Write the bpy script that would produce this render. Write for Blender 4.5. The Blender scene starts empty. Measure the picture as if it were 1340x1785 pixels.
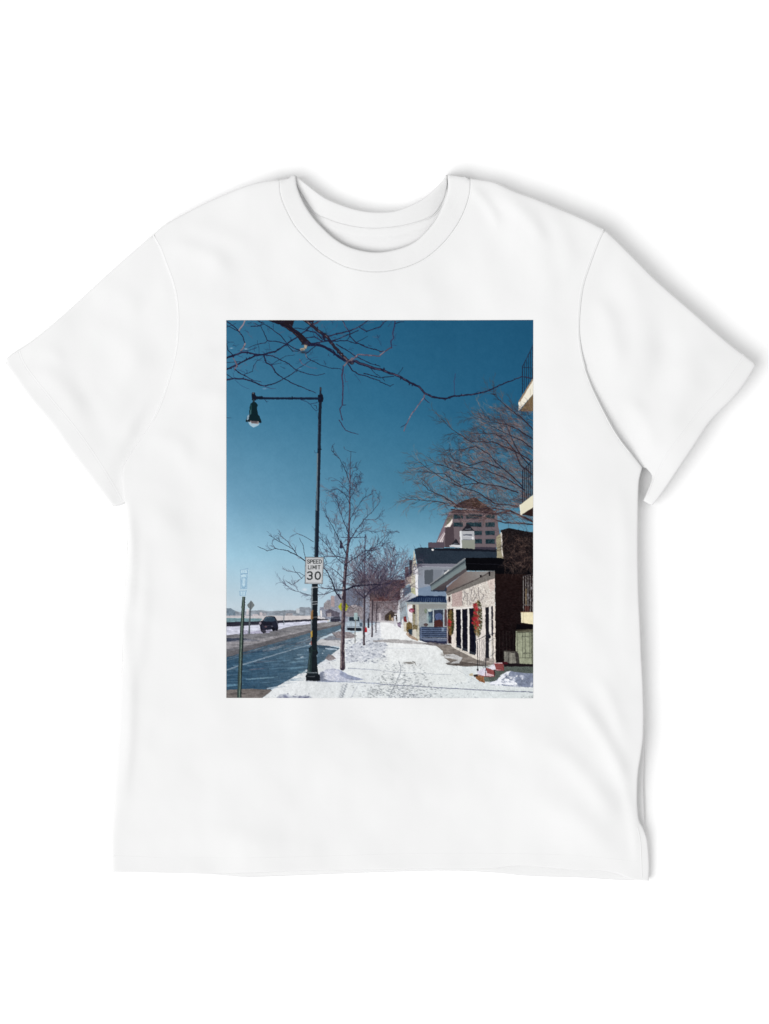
# ---------------------------------------------------------------- the printed picture, drawn procedurally
import numpy as np, math, random
PW, PH = 535, 659            # columns and rows of ink dots
SSAA = 4
def paint_print():
    rnd = random.Random(7); rng = np.random.RandomState(3)
    W, H = PW*SSAA, PH*SSAA
    K = SSAA/5.0             # drawing units (a fifth of a dot) to fine cells
    img = np.zeros((H, W, 3), np.float32)
    def vnoise(h, w, cell, seed=0, cx=None):
        r = np.random.RandomState(seed); cx = cx or cell
        gh, gw = int(h/cell)+3, int(w/cx)+3
        g = r.rand(gh, gw).astype(np.float32)
        y = np.arange(h)/cell; x = np.arange(w)/cx
        yi = y.astype(int); xi = x.astype(int); fy = (y-yi)[:, None]; fx = (x-xi)[None]
        fy = fy*fy*(3-2*fy); fx = fx*fx*(3-2*fx)
        a = g[yi][:, xi]; b = g[yi][:, xi+1]; c = g[yi+1][:, xi]; d = g[yi+1][:, xi+1]
        return ((a*(1-fx)+b*fx)*(1-fy)+(c*(1-fx)+d*fx)*fy)
    # sky
    US = [0, 1340, 2680]; VS = [0, 800, 1600, 2050, 2500, 3300]
    SK = [[(50,104,135),(36,92,125),(30,82,114)], [(68,124,155),(50,108,140),(34,90,124)],
          [(116,163,190),(80,134,162),(66,122,150)], [(156,196,216),(140,184,206),(120,168,191)],
          [(194,210,220),(180,202,216),(158,190,206)], [(196,208,218)]*3]
    uu = (np.arange(W)+.5)/K; vv = (np.arange(H)+.5)/K
    SKA = np.array(SK, np.float32)
    for c in range(3):
        rows = np.stack([np.interp(uu, US, SKA[i, :, c]) for i in range(len(VS))])
        idx = np.clip(np.searchsorted(VS, vv)-1, 0, len(VS)-2)
        t = (vv-np.array(VS)[idx])/(np.array(VS)[idx+1]-np.array(VS)[idx])
        img[:, :, c] = rows[idx]*(1-t)[:, None]+rows[idx+1]*t[:, None]
    def bbox(xs, ys, pad=1):
        return max(0, int(min(xs)-pad)), max(0, int(min(ys)-pad)), min(W, int(max(xs)+pad)+2), min(H, int(max(ys)+pad)+2)
    def mask_poly(pts):
        xs = [p[0]*K for p in pts]; ys = [p[1]*K for p in pts]
        x0, y0, x1, y1 = bbox(xs, ys)
        if x1 <= x0 or y1 <= y0: return None
        X, Y = np.meshgrid(np.arange(x0, x1)+.5, np.arange(y0, y1)+.5)
        m = np.zeros(X.shape, bool); n = len(pts)
        for i in range(n):
            ax, ay, bx, by = xs[i], ys[i], xs[(i+1) % n], ys[(i+1) % n]
            if ay == by: continue
            m ^= ((ay > Y) != (by > Y)) & (X < (bx-ax)*(Y-ay)/(by-ay)+ax)
        return x0, y0, x1, y1, m.astype(np.float32)
    def P(pts, col, al=1.0, noise=0, cell=4, cx=None, tint=None):
        r = mask_poly(pts)
        if r is None: return
        x0, y0, x1, y1, m = r
        c = np.array(col, np.float32)
        sub = img[y0:y1, x0:x1]
        if noise:
            nz = vnoise(y1-y0, x1-x0, cell*K, rnd.randrange(9999), cx*K if cx else None)-.5
            if tint is not None:
                t = np.clip(nz+.5, 0, 1)[..., None]*noise
                c = c*(1-t)+np.array(tint, np.float32)*t
            else: c = c+nz[..., None]*noise
        m = m[..., None]*al
        img[y0:y1, x0:x1] = sub*(1-m)+c*m
    def G(pts, ca, cb, a, b, noise=0, cell=4, cx=None):      # linear blend from a to b
        r = mask_poly(pts)
        if r is None: return
        x0, y0, x1, y1, m = r
        X, Y = np.meshgrid((np.arange(x0, x1)+.5)/K, (np.arange(y0, y1)+.5)/K)
        dx, dy = b[0]-a[0], b[1]-a[1]
        t = np.clip(((X-a[0])*dx+(Y-a[1])*dy)/(dx*dx+dy*dy), 0, 1)[..., None]
        c = np.array(ca, np.float32)*(1-t)+np.array(cb, np.float32)*t
        if noise: c = c+(vnoise(y1-y0, x1-x0, cell*K, rnd.randrange(9999), cx*K if cx else None)-.5)[..., None]*noise
        m = m[..., None]
        img[y0:y1, x0:x1] = img[y0:y1, x0:x1]*(1-m)+c*m
    def seg(a, b, wa, wb, col, al):
        ax, ay, bx, by = a[0]*K, a[1]*K, b[0]*K, b[1]*K
        ra, rb = wa*K/2, wb*K/2; pad = max(ra, rb)+1
        x0, y0, x1, y1 = bbox((ax, bx), (ay, by), pad)
        if x1 <= x0 or y1 <= y0: return
        X = np.arange(x0, x1)[None]+.5; Y = np.arange(y0, y1)[:, None]+.5
        dx, dy = bx-ax, by-ay; L2 = dx*dx+dy*dy+1e-6
        t = np.clip(((X-ax)*dx+(Y-ay)*dy)/L2, 0, 1)
        d = np.hypot(X-ax-t*dx, Y-ay-t*dy)
        m = (np.clip(ra+(rb-ra)*t-d+.5, 0, 1)*al)[..., None].astype(np.float32)
        img[y0:y1, x0:x1] = img[y0:y1, x0:x1]*(1-m)+np.array(col, np.float32)*m
    def L(pts, w0, w1=None, col=(30,30,50), al=1.0):
        w1 = w0 if w1 is None else w1; n = len(pts)-1
        for i in range(n):
            seg(pts[i], pts[i+1], w0+(w1-w0)*i/n, w0+(w1-w0)*(i+1)/n, col, al)
    def E(cx, cy, rx, ry, col, al=1.0, n=20, noise=0, cell=4):
        P([(cx+rx*math.cos(2*math.pi*i/n), cy+ry*math.sin(2*math.pi*i/n)) for i in range(n)], col, al, noise, cell)
    def soft(cx, cy, rx, ry, col, al):
        x0, y0, x1, y1 = bbox(((cx-2*rx)*K, (cx+2*rx)*K), ((cy-2*ry)*K, (cy+2*ry)*K))
        if x1 <= x0 or y1 <= y0: return
        X = (np.arange(x0, x1)[None]+.5)/K; Y = (np.arange(y0, y1)[:, None]+.5)/K
        m = (np.exp(-(((X-cx)/rx)**2+((Y-cy)/ry)**2)*1.5)*al)[..., None].astype(np.float32)
        img[y0:y1, x0:x1] = img[y0:y1, x0:x1]*(1-m)+np.array(col, np.float32)*m
    def q2(pts): return [(x+1340, y) for x, y in pts]
    def q3(pts): return [(x, y+1650) for x, y in pts]
    def q4(pts): return [(x+1340, y+1650) for x, y in pts]
    def sub(pts, k, j):                # subdivide with a wobble, as real twigs
        out = []
        for (ax, ay), (bx, by) in zip(pts, pts[1:]):
            d = math.hypot(bx-ax, by-ay); n = max(1, int(d/k))
            for i in range(n):
                t = i/n; o = rnd.uniform(-j, j) if i else 0
                out.append((ax+(bx-ax)*t-(by-ay)/(d+.1)*o, ay+(by-ay)*t+(bx-ax)/(d+.1)*o))
        out.append(pts[-1]); return out
    INK = (32,34,62)
    def branch(pts, w0, w1, col=INK, hi=None, knots=True, al=1.0):
        p = sub(pts, 28, 3)
        L(p, w0, w1, col, al)
        if hi:
            for i in range(len(p)-1):
                if rnd.random() < .6:
                    w = w0+(w1-w0)*i/len(p); o = w*rnd.uniform(-.3, .05); k = rnd.uniform(.2, .5)*w
                    seg((p[i][0]+o, p[i][1]+o), (p[i+1][0]+o, p[i+1][1]+o), k, k, hi, rnd.uniform(.35, .85))
        if knots:
            for i in range(1, len(p)-1):
                if rnd.random() < .45:
                    w = (w0+(w1-w0)*i/len(p)); a = rnd.uniform(0, 6.28)
                    seg(p[i], (p[i][0]+math.cos(a)*w*1.0, p[i][1]+math.sin(a)*w*1.0), w*.8, w*.45, col, al)
    def twig(x, y, ang, ln, w, col, depth=3, spread=.5, al=1.0, curve=0.0, grav=0.0):
        pts = [(x, y)]; n = 4
        for i in range(n):
            ang += rnd.gauss(0, .12)+curve/n
            x += math.cos(ang)*ln/n; y += math.sin(ang)*ln/n+grav*ln/n
            pts.append((x, y))
            if depth > 0 and rnd.random() < .75:
                s = rnd.choice((-1, 1))
                twig(x, y, ang+s*rnd.uniform(spread*.6, spread*1.5), ln*rnd.uniform(.35, .65), max(w*.6, 1.5), col, depth-1, spread, al, curve*.6, grav)
        L(pts, w, max(w*.45, 1.3), col, al)

    # ------------------------------------------------ far shore, water, road
    soft(685, 2346, 26, 14, (225,228,236), .7)
    P(q3([(0,862),(40,858),(75,880),(110,892),(200,884),(290,878),(360,885),(480,882),(560,872),(600,880),(650,850),(730,852),(760,890),(760,935),(0,940)]), (140,148,158), 1, 34, 8, 30)
    P(q3([(0,860),(45,860),(80,885),(80,935),(0,935)]), (116,132,146), 1, 24, 10)
    for x, y, w, h, c in ((175,868,22,50,(214,206,210)),(292,898,24,28,(214,202,206)),(230,912,50,14,(205,196,200)),(320,905,30,18,(170,165,172)),(610,862,30,40,(196,202,208)),(520,905,60,25,(150,146,150)),(690,870,34,50,(160,170,182))):
        P(q3([(x,y),(x+w,y),(x+w,y+h),(x,y+h)]), c, .85, 24, 6)
    G(q3([(0,925),(900,925),(900,975),(0,975)]), (196,192,196), (206,200,198), (0,2575), (900,2575), 14, 6, 60)
    P(q3([(0,945),(280,948),(320,955),(290,975),(130,985),(0,990)]), (116,146,154), 1, 30, 6, 60)
    P(q3([(0,982),(300,972),(600,962),(830,950),(900,946),(900,960),(700,975),(450,990),(300,1003),(0,1028)]), (46,46,58), 1, 16, 5, 30)
    P(q3([(0,1022),(300,1003),(450,990),(700,974),(880,966),(880,990),(560,1030),(300,1080),(0,1102)]), (206,208,224), 1, 40, 8, 30)
    G(q3([(0,1095),(90,1085),(300,1080),(420,1055),(560,1018),(880,982),(1010,970),(1010,1010),(740,1072),(400,1170),(0,1292)]), (112,112,118), (134,132,134), (0,2900), (900,2640), 26, 7, 70)
    P(q3([(0,1120),(130,1120),(280,1135),(300,1145),(120,1152),(0,1158)]), (56,64,82), .9, 20, 6, 40)
    P(q3([(0,1150),(330,1120),(720,1050),(980,992),(980,1000),(560,1110),(0,1215)]), (168,164,168), .55, 60, 5, 90)
    P(q3([(0,1245),(400,1130),(740,1048),(1000,992),(1000,1010),(740,1075),(400,1172),(0,1292)]), (92,90,94), .8, 24, 6, 60)
    P(q3([(130,1060),(180,1050),(200,1066),(280,1052),(330,1040),(400,1052),(370,1075),(240,1082),(100,1092)]), (166,164,184), .9, 60, 6)
    # snowy pavement all over the right
    G(q3([(310,1650),(440,1545),(640,1425),(800,1350),(900,1275),(985,1212),(1000,1100),(1180,1060),(1340,975),(1340,960),(2680,960),(2680,1650)]), (224,227,229), (214,220,221), (600,3000), (2600,3290), 10, 10)
    G(q3([(1380,960),(1520,960),(2000,1250),(2100,1500),(1340,1640),(1340,960)]), (236,237,238), (222,226,226), (1400,2640), (1500,3200), 8, 10)
    # near lane
    G(q3([(0,1290),(400,1170),(740,1072),(1000,1005),(1010,1035),(930,1075),(820,1120),(790,1160),(900,1190),(990,1210),(900,1280),(800,1350),(650,1425),(440,1545),(380,1572),(0,1572)]), (84,106,122), (52,80,102), (800,2750), (200,3200), 20, 5, 60)
    for i in range(230):
        x = rnd.uniform(-30, 880); y = rnd.uniform(1180, 1560)
        if y < 1290-.27*x+25 or (y-1545)/(-335) < (x-440)/545-.12: continue
        ln = rnd.uniform(40, 150)
        L(q3([(x, y), (x+ln, y-ln*.08+rnd.uniform(-5, 5))]), rnd.uniform(3, 11), 2, rnd.choice(((122,150,170),(36,58,82),(108,138,158),(46,76,102))), rnd.uniform(.15, .5))
    for x, y, l, w, c in ((180,1480,180,12,(122,154,172)),(560,1330,200,10,(118,148,166)),(540,1385,260,16,(110,144,164)),(300,1470,150,10,(130,160,176)),(0,1535,150,26,(104,140,162)),(450,1415,300,8,(52,84,108)),(600,1300,130,9,(132,158,174)),(620,1268,60,8,(160,182,196)),(330,1505,430,4,(110,140,160)),(640,1420,90,22,(116,146,158)),(130,1250,300,26,(44,66,88)),(420,1180,300,20,(50,72,92)),(250,1330,200,10,(84,90,104)),(200,1395,160,7,(112,100,112))):
        L(q3([(x, y), (x+l*.5, y-l*.05), (x+l, y-l*.08)]), w, w*.3, c, .5); L(q3([(x+l*.1, y+3), (x+l*.8, y-l*.05)]), w*.5, 2, c, .6)
    for i in range(80):
        x = rnd.uniform(0, 900); y = 1110+(900-x)*.19+rnd.uniform(-40, 40)
        L(q3([(x, y), (x+120, y-36)]), rnd.uniform(3, 10), 2, rnd.choice(((96,94,100),(160,158,162),(84,84,92))), .35)
    L(q3([(0,1402),(110,1362),(330,1295),(560,1225),(730,1180)]), 13, 7, (160,174,186), .6)
    L(q3([(830,1128),(900,1098),(990,1058)]), 6, 4, (190,200,208), .8)
    P(q3([(790,1180),(900,1190),(990,1208),(940,1225),(870,1215),(800,1205)]), (44,60,78), .6)
    L(q3([(870,1212),(960,1220)]), 10, 14, (190,205,218), .8)
    P(q3([(800,1150),(820,1130),(1000,1130),(1000,1195),(900,1190),(720,1175),(735,1160)]), (192,190,192), .9, 34, 5, 20)
    P(q3([(850,1125),(920,1100),(1000,1120),(1000,1140),(860,1140)]), (110,112,122), .8)
    L(q3([(360,1562),(440,1545)]), 14, 8, (178,190,200), .8)
    # grey verge
    P(q3([(-5,1572),(200,1562),(385,1570),(400,1575),(345,1620),(305,1650),(-5,1650)]), (112,106,104), 1, 34, 6, 40)
    P(q3([(30,1600),(120,1590),(190,1602),(120,1615),(40,1612)]), (74,70,70), .6)
    # snow piles along the kerb
    def pile(pts, n, base=(220,223,228), dark=(104,112,132), size=16):
        P(q3(pts), base, .9, 26, 7)
        xs = [p[0] for p in pts]; ys = [p[1] for p in pts]
        for i in range(n):
            x = rnd.uniform(min(xs), max(xs)); y = rnd.uniform(min(ys), max(ys))
            c = rnd.choice((dark, (246,247,249), (160,166,178), (206,209,216)))
            soft(x, y+1650, rnd.uniform(.25, 1.1)*size, rnd.uniform(.18, .5)*size, c, rnd.uniform(.4, .95))
    pile([(640,1440),(700,1400),(800,1380),(900,1400),(960,1400),(900,1330),(1000,1290),(1010,1200),(900,1290),(800,1350)], 60, (214,217,222), (120,126,138), 12)
    P(q3([(860,1300),(890,1262),(930,1270),(960,1300),(900,1320)]), (120,110,112), .8, 50, 5)
    pile([(1040,1220),(1100,1180),(1200,1120),(1340,1120),(1400,1180),(1340,1290),(1040,1340)], 520, (200,204,212), (98,104,122), 13)
    pile([(1180,1060),(1250,1020),(1340,975),(1350,1110),(1200,1130)], 60, (212,215,222), (108,114,130), 10)
    P(q3([(920,1080),(980,1060),(1080,1070),(1140,1100),(1100,1125),(960,1120)]), (128,118,120), .85, 70, 5, 14)
    for i in range(30): soft(rnd.uniform(920,1130), 1650+rnd.uniform(1065,1120), 12, 4, rnd.choice(((210,206,212),(84,76,78),(160,150,150))), .6)
    # mound beside the lamp, its shade
    P(q3([(800,1490),(815,1420),(870,1395),(940,1385),(1000,1400),(1060,1440),(1200,1478),(1100,1492),(960,1500)]), (186,190,206), 1, 26, 8)
    P(q3([(800,1500),(805,1440),(840,1410),(880,1430),(860,1480),(940,1500)]), (120,126,144), .9, 20, 8)
    P(q3([(1000,1400),(1060,1440),(1210,1480),(1130,1490),(1050,1475),(990,1440)]), (140,148,172), .8)
    for i in range(70): soft(rnd.uniform(850,980), 1650+rnd.uniform(1400,1485), rnd.uniform(5,15), rnd.uniform(4,8), rnd.choice(((240,240,246),(206,208,220))), .7)
    pile([(425,1650),(470,1612),(520,1605),(590,1632),(640,1630),(690,1615),(760,1645),(760,1655)], 26, (176,180,190), (56,58,80), 11)
    for i in range(14): soft(rnd.uniform(440,740), 1650+rnd.uniform(1625,1645), 20, 8, (84,88,118), .6)
    # shadows of poles across the walk and tracks
    L(q3([(800,1497),(1100,1503),(1340,1517)]), 9, 8, (150,158,180), .85)
    L(q4([(0,1522),(140,1530),(400,1545),(700,1562),(1000,1578),(1335,1588)]), 8, 8, (104,108,130), .85)
    L(q3([(1060,1382),(1200,1390),(1340,1400)]), 6, 5, (140,146,164), .8)
    L(q4([(0,1402),(160,1418),(330,1427),(620,1440)]), 5, 4, (160,166,178), .75)
    L(q4([(0,1205),(330,1212),(480,1208)]), 7, 3, (206,210,216), .8)
    P(q4([(-60,1138),(120,1128),(260,1140),(330,1150),(480,1180),(250,1168),(-60,1152)]), (150,146,146), .75, 40, 5, 40)
    L(q4([(165,1320),(182,1370),(178,1420),(150,1490),(110,1570),(70,1650)]), 6, 9, (120,126,136), .8)
    L(q4([(560,1330),(680,1400),(800,1470),(860,1500),(940,1590),(1000,1650)]), 4, 3, (176,182,186), .6)
    for i in range(700):
        t = rnd.random()**.7; y = 1320+t*330
        x = rnd.gauss(170+t*50, 60+90*t) if rnd.random() < .75 else rnd.uniform(-250, 900)
        s = .5+t
        a = rnd.uniform(-.4, .5); ln = rnd.uniform(4, 14)*s
        L(q4([(x, y), (x+ln*math.cos(a), y+ln*math.sin(a))]), 5*s, 2.5*s, rnd.choice(((130,136,144),(160,165,172),(186,190,196),(104,110,120))), rnd.uniform(.35, .9))
        if rnd.random() < .6: L(q4([(x, y-4*s), (x+ln, y-4*s)]), 3*s, 2*s, (240,243,246), .6)
    for t0 in range(5):
        xx = 60+t0*70; 
        for k in range(16):
            y = 1345+k*k*1.15+rnd.uniform(-3, 3); s = .45+k*.06; x = xx+(k*k*.25)*(t0-1.5)+rnd.choice((-1, 1))*9*s+rnd.gauss(0, 8)
            soft(1340+x, 1650+y, 12*s, 5.5*s, (132,138,142), .85); soft(1340+x, 1650+y+6*s, 11*s, 3*s, (246,248,249), .7)
    for i in range(260):
        t = rnd.random(); soft(1340+rnd.gauss(150, 110+60*t), 1650+1440+t*210, rnd.uniform(5, 13), rnd.uniform(3, 6), rnd.choice(((150,154,156),(120,126,130),(240,243,244))), .7)
    for k in range(34):
        y = 1520+k*3.8; x = 1050-(y-1520)*.35+6*math.sin(k*1.1)
        soft(x, 1650+y, 9, 3, (130,136,146), .8); soft(x-30+k*.3, 1650+y+3, 8, 3, (150,156,166), .6)
    L(q3([(1150,1530),(1110,1590),(1080,1650)]), 6, 9, (190,194,202), .7)
    for i in range(60):
        soft(1340+rnd.uniform(-110,-20), 1650+rnd.uniform(1560,1645), rnd.uniform(4,9), rnd.uniform(2,5), (110,116,122), rnd.uniform(.4,.8))
    for i in range(180):
        soft(1340+rnd.uniform(-50,600), 1650+rnd.uniform(1210,1420), rnd.uniform(5,14), rnd.uniform(2,4), rnd.choice(((200,203,204),(242,243,246),(190,190,190))), .5)
    for i in range(26): soft(1340+rnd.uniform(212,300), 1650+rnd.uniform(1328,1346), rnd.uniform(8,20), rnd.uniform(3,6), rnd.choice(((120,116,112),(150,146,142),(96,92,88))), .55)
    L(q4([(285,1322),(305,1335),(316,1358)]), 8, 4, (100,96,92), .85); soft(1340+255, 1650+1336, 34, 6, (104,100,96), .6)
    # ------------------------------------------------ far town and red row behind the trees
    P(q3([(815,850),(845,850),(850,820),(875,815),(882,785),(912,785),(915,750),(945,755),(960,740),(1010,735),(1010,720),(1130,690),(1340,700),(1340,960),(1340,990),(1010,985),(815,940)]), (140,144,158), 1, 40, 7)
    P(q3([(912,755),(940,752),(945,850),(912,850)]), (170,152,152), .9, 30, 6)
    P(q3([(850,820),(880,790),(908,800),(910,870),(850,870)]), (142,136,138), .8, 50, 5)
    P(q3([(820,880),(835,880),(835,935),(820,935)]), (226,222,222)); P(q3([(800,935),(860,940),(860,952),(800,952)]), (216,212,214), .8)
    P(q3([(865,885),(900,868),(950,885),(990,900),(985,935),(870,930)]), (86,80,92), .85, 40, 5)
    P(q3([(880,905),(915,900),(915,935),(880,935)]), (170,160,162), .8)
    P(q3([(1010,700),(1120,690),(1190,740),(1190,940),(1010,940)]), (104,112,132), .8, 30, 8)
    P(q3([(1040,850),(1120,830),(1190,850),(1190,960),(1040,930)]), (150,140,142), .8, 50, 6)
    P(q3([(1090,835),(1135,830),(1140,880),(1090,870)]), (206,200,204), .7)
    # dark parked cars far off
    P(q3([(905,975),(915,940),(990,932),(1000,975),(950,982)]), (52,52,66), 1, 24, 5)
    L(q3([(918,950),(990,945)]), 5, 5, (110,116,130))
    # white pickup
    P(q3([(1040,1055),(1042,985),(1060,975),(1068,935),(1160,930),(1172,975),(1195,985),(1195,1055)]), (150,164,176))
    P(q3([(1070,972),(1074,938),(1155,934),(1162,972)]), (40,50,62))
    P(q3([(1040,985),(1185,980),(1188,1030),(1040,1030)]), (168,182,194), 1, 16, 6)
    L(q3([(1050,1020),(1160,1020)]), 5, 5, (110,120,134)); P(q3([(1050,1030),(1180,1032),(1180,1056),(1150,1060),(1060,1052)]), (32,36,46))
    P(q3([(1160,985),(1185,985),(1188,1020),(1165,1020)]), (60,76,92), .8)
    P(q3([(1112,900),(1145,900),(1146,962),(1112,962)]), (166,190,192), .95)
    L(q3([(1128,960),(1125,1060),(1122,1165)]), 9, 9, (140,142,140))
    P(q3([(1120,852),(1150,852),(1150,898),(1120,898)]), (180,176,178), .6)
    # yellow diamond
    P(q3([(972,848),(1000,812),(1020,822),(1045,815),(1068,848),(1045,882),(1000,884)]), (172,178,40), .9, 30, 6)
    # row far behind
    G(q4([(-90,700),(0,690),(40,620),(215,615),(215,740),(180,780),(160,860),(-90,860)]), (78,62,64), (88,54,54), (1300,2400), (1340,2440), 60, 6, 30)
    P(q4([(40,612),(220,612),(215,655),(40,660)]), (72,46,46), 1, 30, 5, 20)
    P(q4([(-90,800),(40,800),(160,790),(165,880),(150,975),(-90,975)]), (140,132,138), 1, 30, 10)
    for i in range(500):
        x = rnd.uniform(-90, 200); y = rnd.uniform(640, 880)
        twig(1340+x, 1650+y, rnd.uniform(-3.1, 0), rnd.uniform(20, 50), 3, rnd.choice(((70,52,56),(120,90,92),(54,44,52),(146,122,124))), 0, al=.55)
    P(q4([(40,930),(60,905),(95,878),(130,900),(155,905),(150,975),(40,968)]), (64,54,50), .95, 40, 5)
    P(q4([(78,920),(92,915),(95,965),(78,965)]), (120,104,70)); P(q4([(100,945),(115,940),(118,975),(102,975)]), (190,170,150))
    P(q4([(-10,905),(8,900),(8,965),(-10,965)]), (206,200,204), .7)
    P(q4([(-60,975),(0,965),(150,970),(150,1000),(60,985),(0,985)]), (190,186,188), .8, 40, 4, 30)
    # ------------------------------------------------ pink hotel
    PK = (108,97,102)
    P(q4([(635,-20),(690,-60),(820,-110),(950,-20),(1000,20)]), (58,44,38), 1, 40, 6, 30)
    P(q4([(490,283),(600,25),(640,5),(1010,10),(1060,330),(490,330)]), PK)
    P(q4([(420,287),(560,285),(560,335),(420,335)]), (84,74,84))
    P(q4([(494,280),(605,28),(618,24),(585,140),(530,280)]), (124,108,118))
    P(q4([(500,283),(560,190),(566,205),(548,285)]), (214,204,206)); L(q4([(512,282),(560,200)]), 5, 5, (112,90,98)); L(q4([(535,282),(568,215)]), 4, 4, (112,90,98))
    P(q4([(566,285),(568,150),(600,150),(640,125),(650,330),(566,330)]), (74,64,70))
    P(q4([(600,120),(632,78),(628,115),(608,150),(560,155),(572,140)]), (240,232,226))
    P(q4([(570,150),(585,80),(600,60),(625,45),(634,70),(600,120)]), (112,112,96), .8, 50, 5)
    for y in (62, 132, 205, 278):
        for xs in ((640,722),(750,885),(918,1000)):
            if y > 140 and xs[0] < 800: xs = (820, 888) if xs[0] == 750 else None
            if not xs: continue
            P(q4([(xs[0],y-20),(xs[1],y-20),(xs[1],y+18),(xs[0],y+18)]), (36,56,64), 1, 36, 8, 14)
            for x in range(int(xs[0])+16, int(xs[1]), 22): L(q4([(x, y-18), (x, y+16)]), 2, 2, (22,34,42))
            L(q4([(xs[0],y+19),(xs[1],y+19)]), 3, 3, (74,66,76))
    L(q4([(640,96),(1000,96)]), 4, 4, (112,100,112), .7); L(q4([(820,168),(1010,168)]), 4, 4, (112,100,112), .6); L(q4([(820,240),(1010,240)]), 4, 4, (112,100,112), .6)
    P(q4([(610,25),(660,0),(1000,10),(1010,30),(640,32)]), (64,50,52), .8)
    # cupolas
    P(q4([(610,325),(605,318),(625,308),(695,308),(700,330)]), (204,206,210))
    P(q4([(625,308),(660,252),(695,308)]), (36,36,44)); L(q4([(645,298),(675,296)]), 5, 5, (96,100,110))
    P(q4([(696,345),(696,205),(700,185),(820,188),(828,345)]), (176,178,182))
    P(q4([(708,265),(826,265),(828,345),(706,345)]), (140,144,134))
    P(q4([(694,190),(712,190),(712,340),(698,340)]), (220,222,224))
    P(q4([(722,215),(800,212),(800,228),(722,226)]), (96,100,112)); L(q4([(722,232),(798,230)]), 4, 4, (206,208,214)); L(q4([(722,262),(806,262)]), 5, 5, (100,104,116))
    E(2148, 1900, 9, 14, (224,224,226))
    P(q4([(708,188),(765,120),(825,188)]), (34,34,42)); L(q4([(745,172),(790,170)]), 7, 7, (92,96,106))
    # blue grey roofed white house
    P(q4([(300,345),(345,332),(470,332),(478,340),(1020,345),(1075,430),(1075,475),(325,475)]), (40,50,62), 1, 12, 6)
    for y in range(360, 470, 12): L(q4([(305+(y-345)*.15, y), (1020, y+rnd.uniform(-1, 1))]), 2, 2, (38,50,64), .5)
    P(q4([(470,338),(700,335),(1010,355),(1010,368),(470,356)]), (22,26,36))
    L(q4([(335,336),(450,336)]), 7, 7, (24,28,38)); E(1340+458, 1650+350, 11, 8, (236,234,230))
    P(q4([(825,325),(1010,330),(1010,352),(825,345)]), (58,54,66))
    G(q4([(318,472),(760,472),(760,760),(330,760),(318,520)]), (138,142,150), (142,152,168), (1700,2120), (1700,2400), 6, 8)
    P(q4([(318,472),(700,472),(640,500),(322,492)]), (120,120,132)); L(q4([(322,495),(640,503)]), 3, 3, (168,166,180))
    P(q4([(386,526),(462,524),(462,655),(386,655)]), (84,90,98)); P(q4([(464,526),(548,524),(520,620),(470,655),(464,655)]), (124,130,140)); P(q4([(552,526),(590,526),(560,560)]), (92,98,110))
    L(q4([(384,524),(384,655)]), 3, 3, (170,174,188)); L(q4([(380,656),(480,656)]), 3, 3, (176,180,194))
    P(q4([(330,690),(460,660),(580,710),(580,755),(330,755)]), (122,140,162), 1, 8, 8)
    # sunlit gable side of it
    P(q4([(296,350),(312,430),(322,500),(332,760),(268,780),(252,700),(275,560),(288,430)]), (196,190,174), 1, 50, 5)
    P(q4([(304,510),(322,490),(332,560),(330,750),(312,750)]), (236,236,240))
    P(q4([(290,500),(304,470),(310,560),(290,580)]), (226,226,228), .9)
    P(q4([(270,690),(300,680),(310,750),(280,760),(262,730)]), (176,180,140), .8, 50, 5)
    P(q4([(218,500),(250,500),(254,600),(218,612)]), (96,78,84), 1, 20, 6)
    P(q4([(254,440),(284,438),(276,560),(258,600)]), (58,56,62))
    P(q4([(215,610),(270,560),(275,640),(215,670)]), (170,156,150), 1, 30, 6)
    # lower house
    P(q4([(178,690),(200,685),(202,740),(190,772),(178,770)]), (222,224,228))
    P(q4([(200,690),(268,670),(272,720),(205,760)]), (86,106,126))
    P(q4([(160,795),(272,722),(330,760),(200,820)]), (186,192,200))
    P(q4([(160,800),(225,790),(240,1000),(196,1010),(165,990)]), (154,164,172), 1, 12, 8)
    P(q4([(150,910),(165,800),(172,800),(174,990),(152,985)]), (224,226,230))
    L(q4([(130,912),(162,908)]), 7, 7, (224,220,220)); E(2618-1050, 2440, 4, 6, (110,116,126))
    # porch wall of the white house
    P(q4([(232,818),(585,815),(585,1080),(345,1140),(320,1140),(250,1060)]), (168,166,160), 1, 8, 8)
    G(q4([(335,818),(585,815),(585,1030),(335,1030)]), (140,142,140), (152,158,162), (1680,2480), (1680,2670), 6, 8)
    P(q4([(240,838),(262,828),(282,830),(280,985),(252,975),(240,900)]), (232,230,232))
    P(q4([(282,830),(305,830),(308,1000),(285,1000)]), (150,140,112), .8, 20, 6)
    P(q4([(318,830),(338,828),(340,1140),(322,1140)]), (196,192,176))
    P(q4([(290,832),(306,832),(306,910),(292,910)]), (54,36,36))
    E(1340+275, 1650+880, 22, 20, (146,62,84), .9, noise=80, cell=7); E(1612, 2535, 9, 7, (204,176,196), .8)
    # porch window
    P(q4([(410,865),(565,862),(565,1022),(400,1024)]), (150,160,164))
    P(q4([(422,885),(460,882),(460,985),(424,990)]), (48,62,84)); P(q4([(470,875),(550,872),(550,1022),(470,1022)]), (50,58,76), 1, 20, 8)
    E(1340+512, 1650+935, 34, 32, (84,98,138), .85); P(q4([(470,975),(520,955),(550,985),(550,1022),(470,1022)]), (72,42,42))
    L(q4([(466,870),(466,1022)]), 7, 7, (184,192,198)); L(q4([(556,866),(556,1025)]), 7, 7, (172,180,188)); P(q4([(562,870),(582,870),(585,1010),(562,1020)]), (84,66,70))
    E(1340+400, 2535, 14, 22, (112,124,104), .8, noise=40, cell=6); E(1340+435, 2528, 16, 14, (204,212,206), .8); E(1340+400, 2655, 20, 14, (70,50,50), .8)
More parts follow.
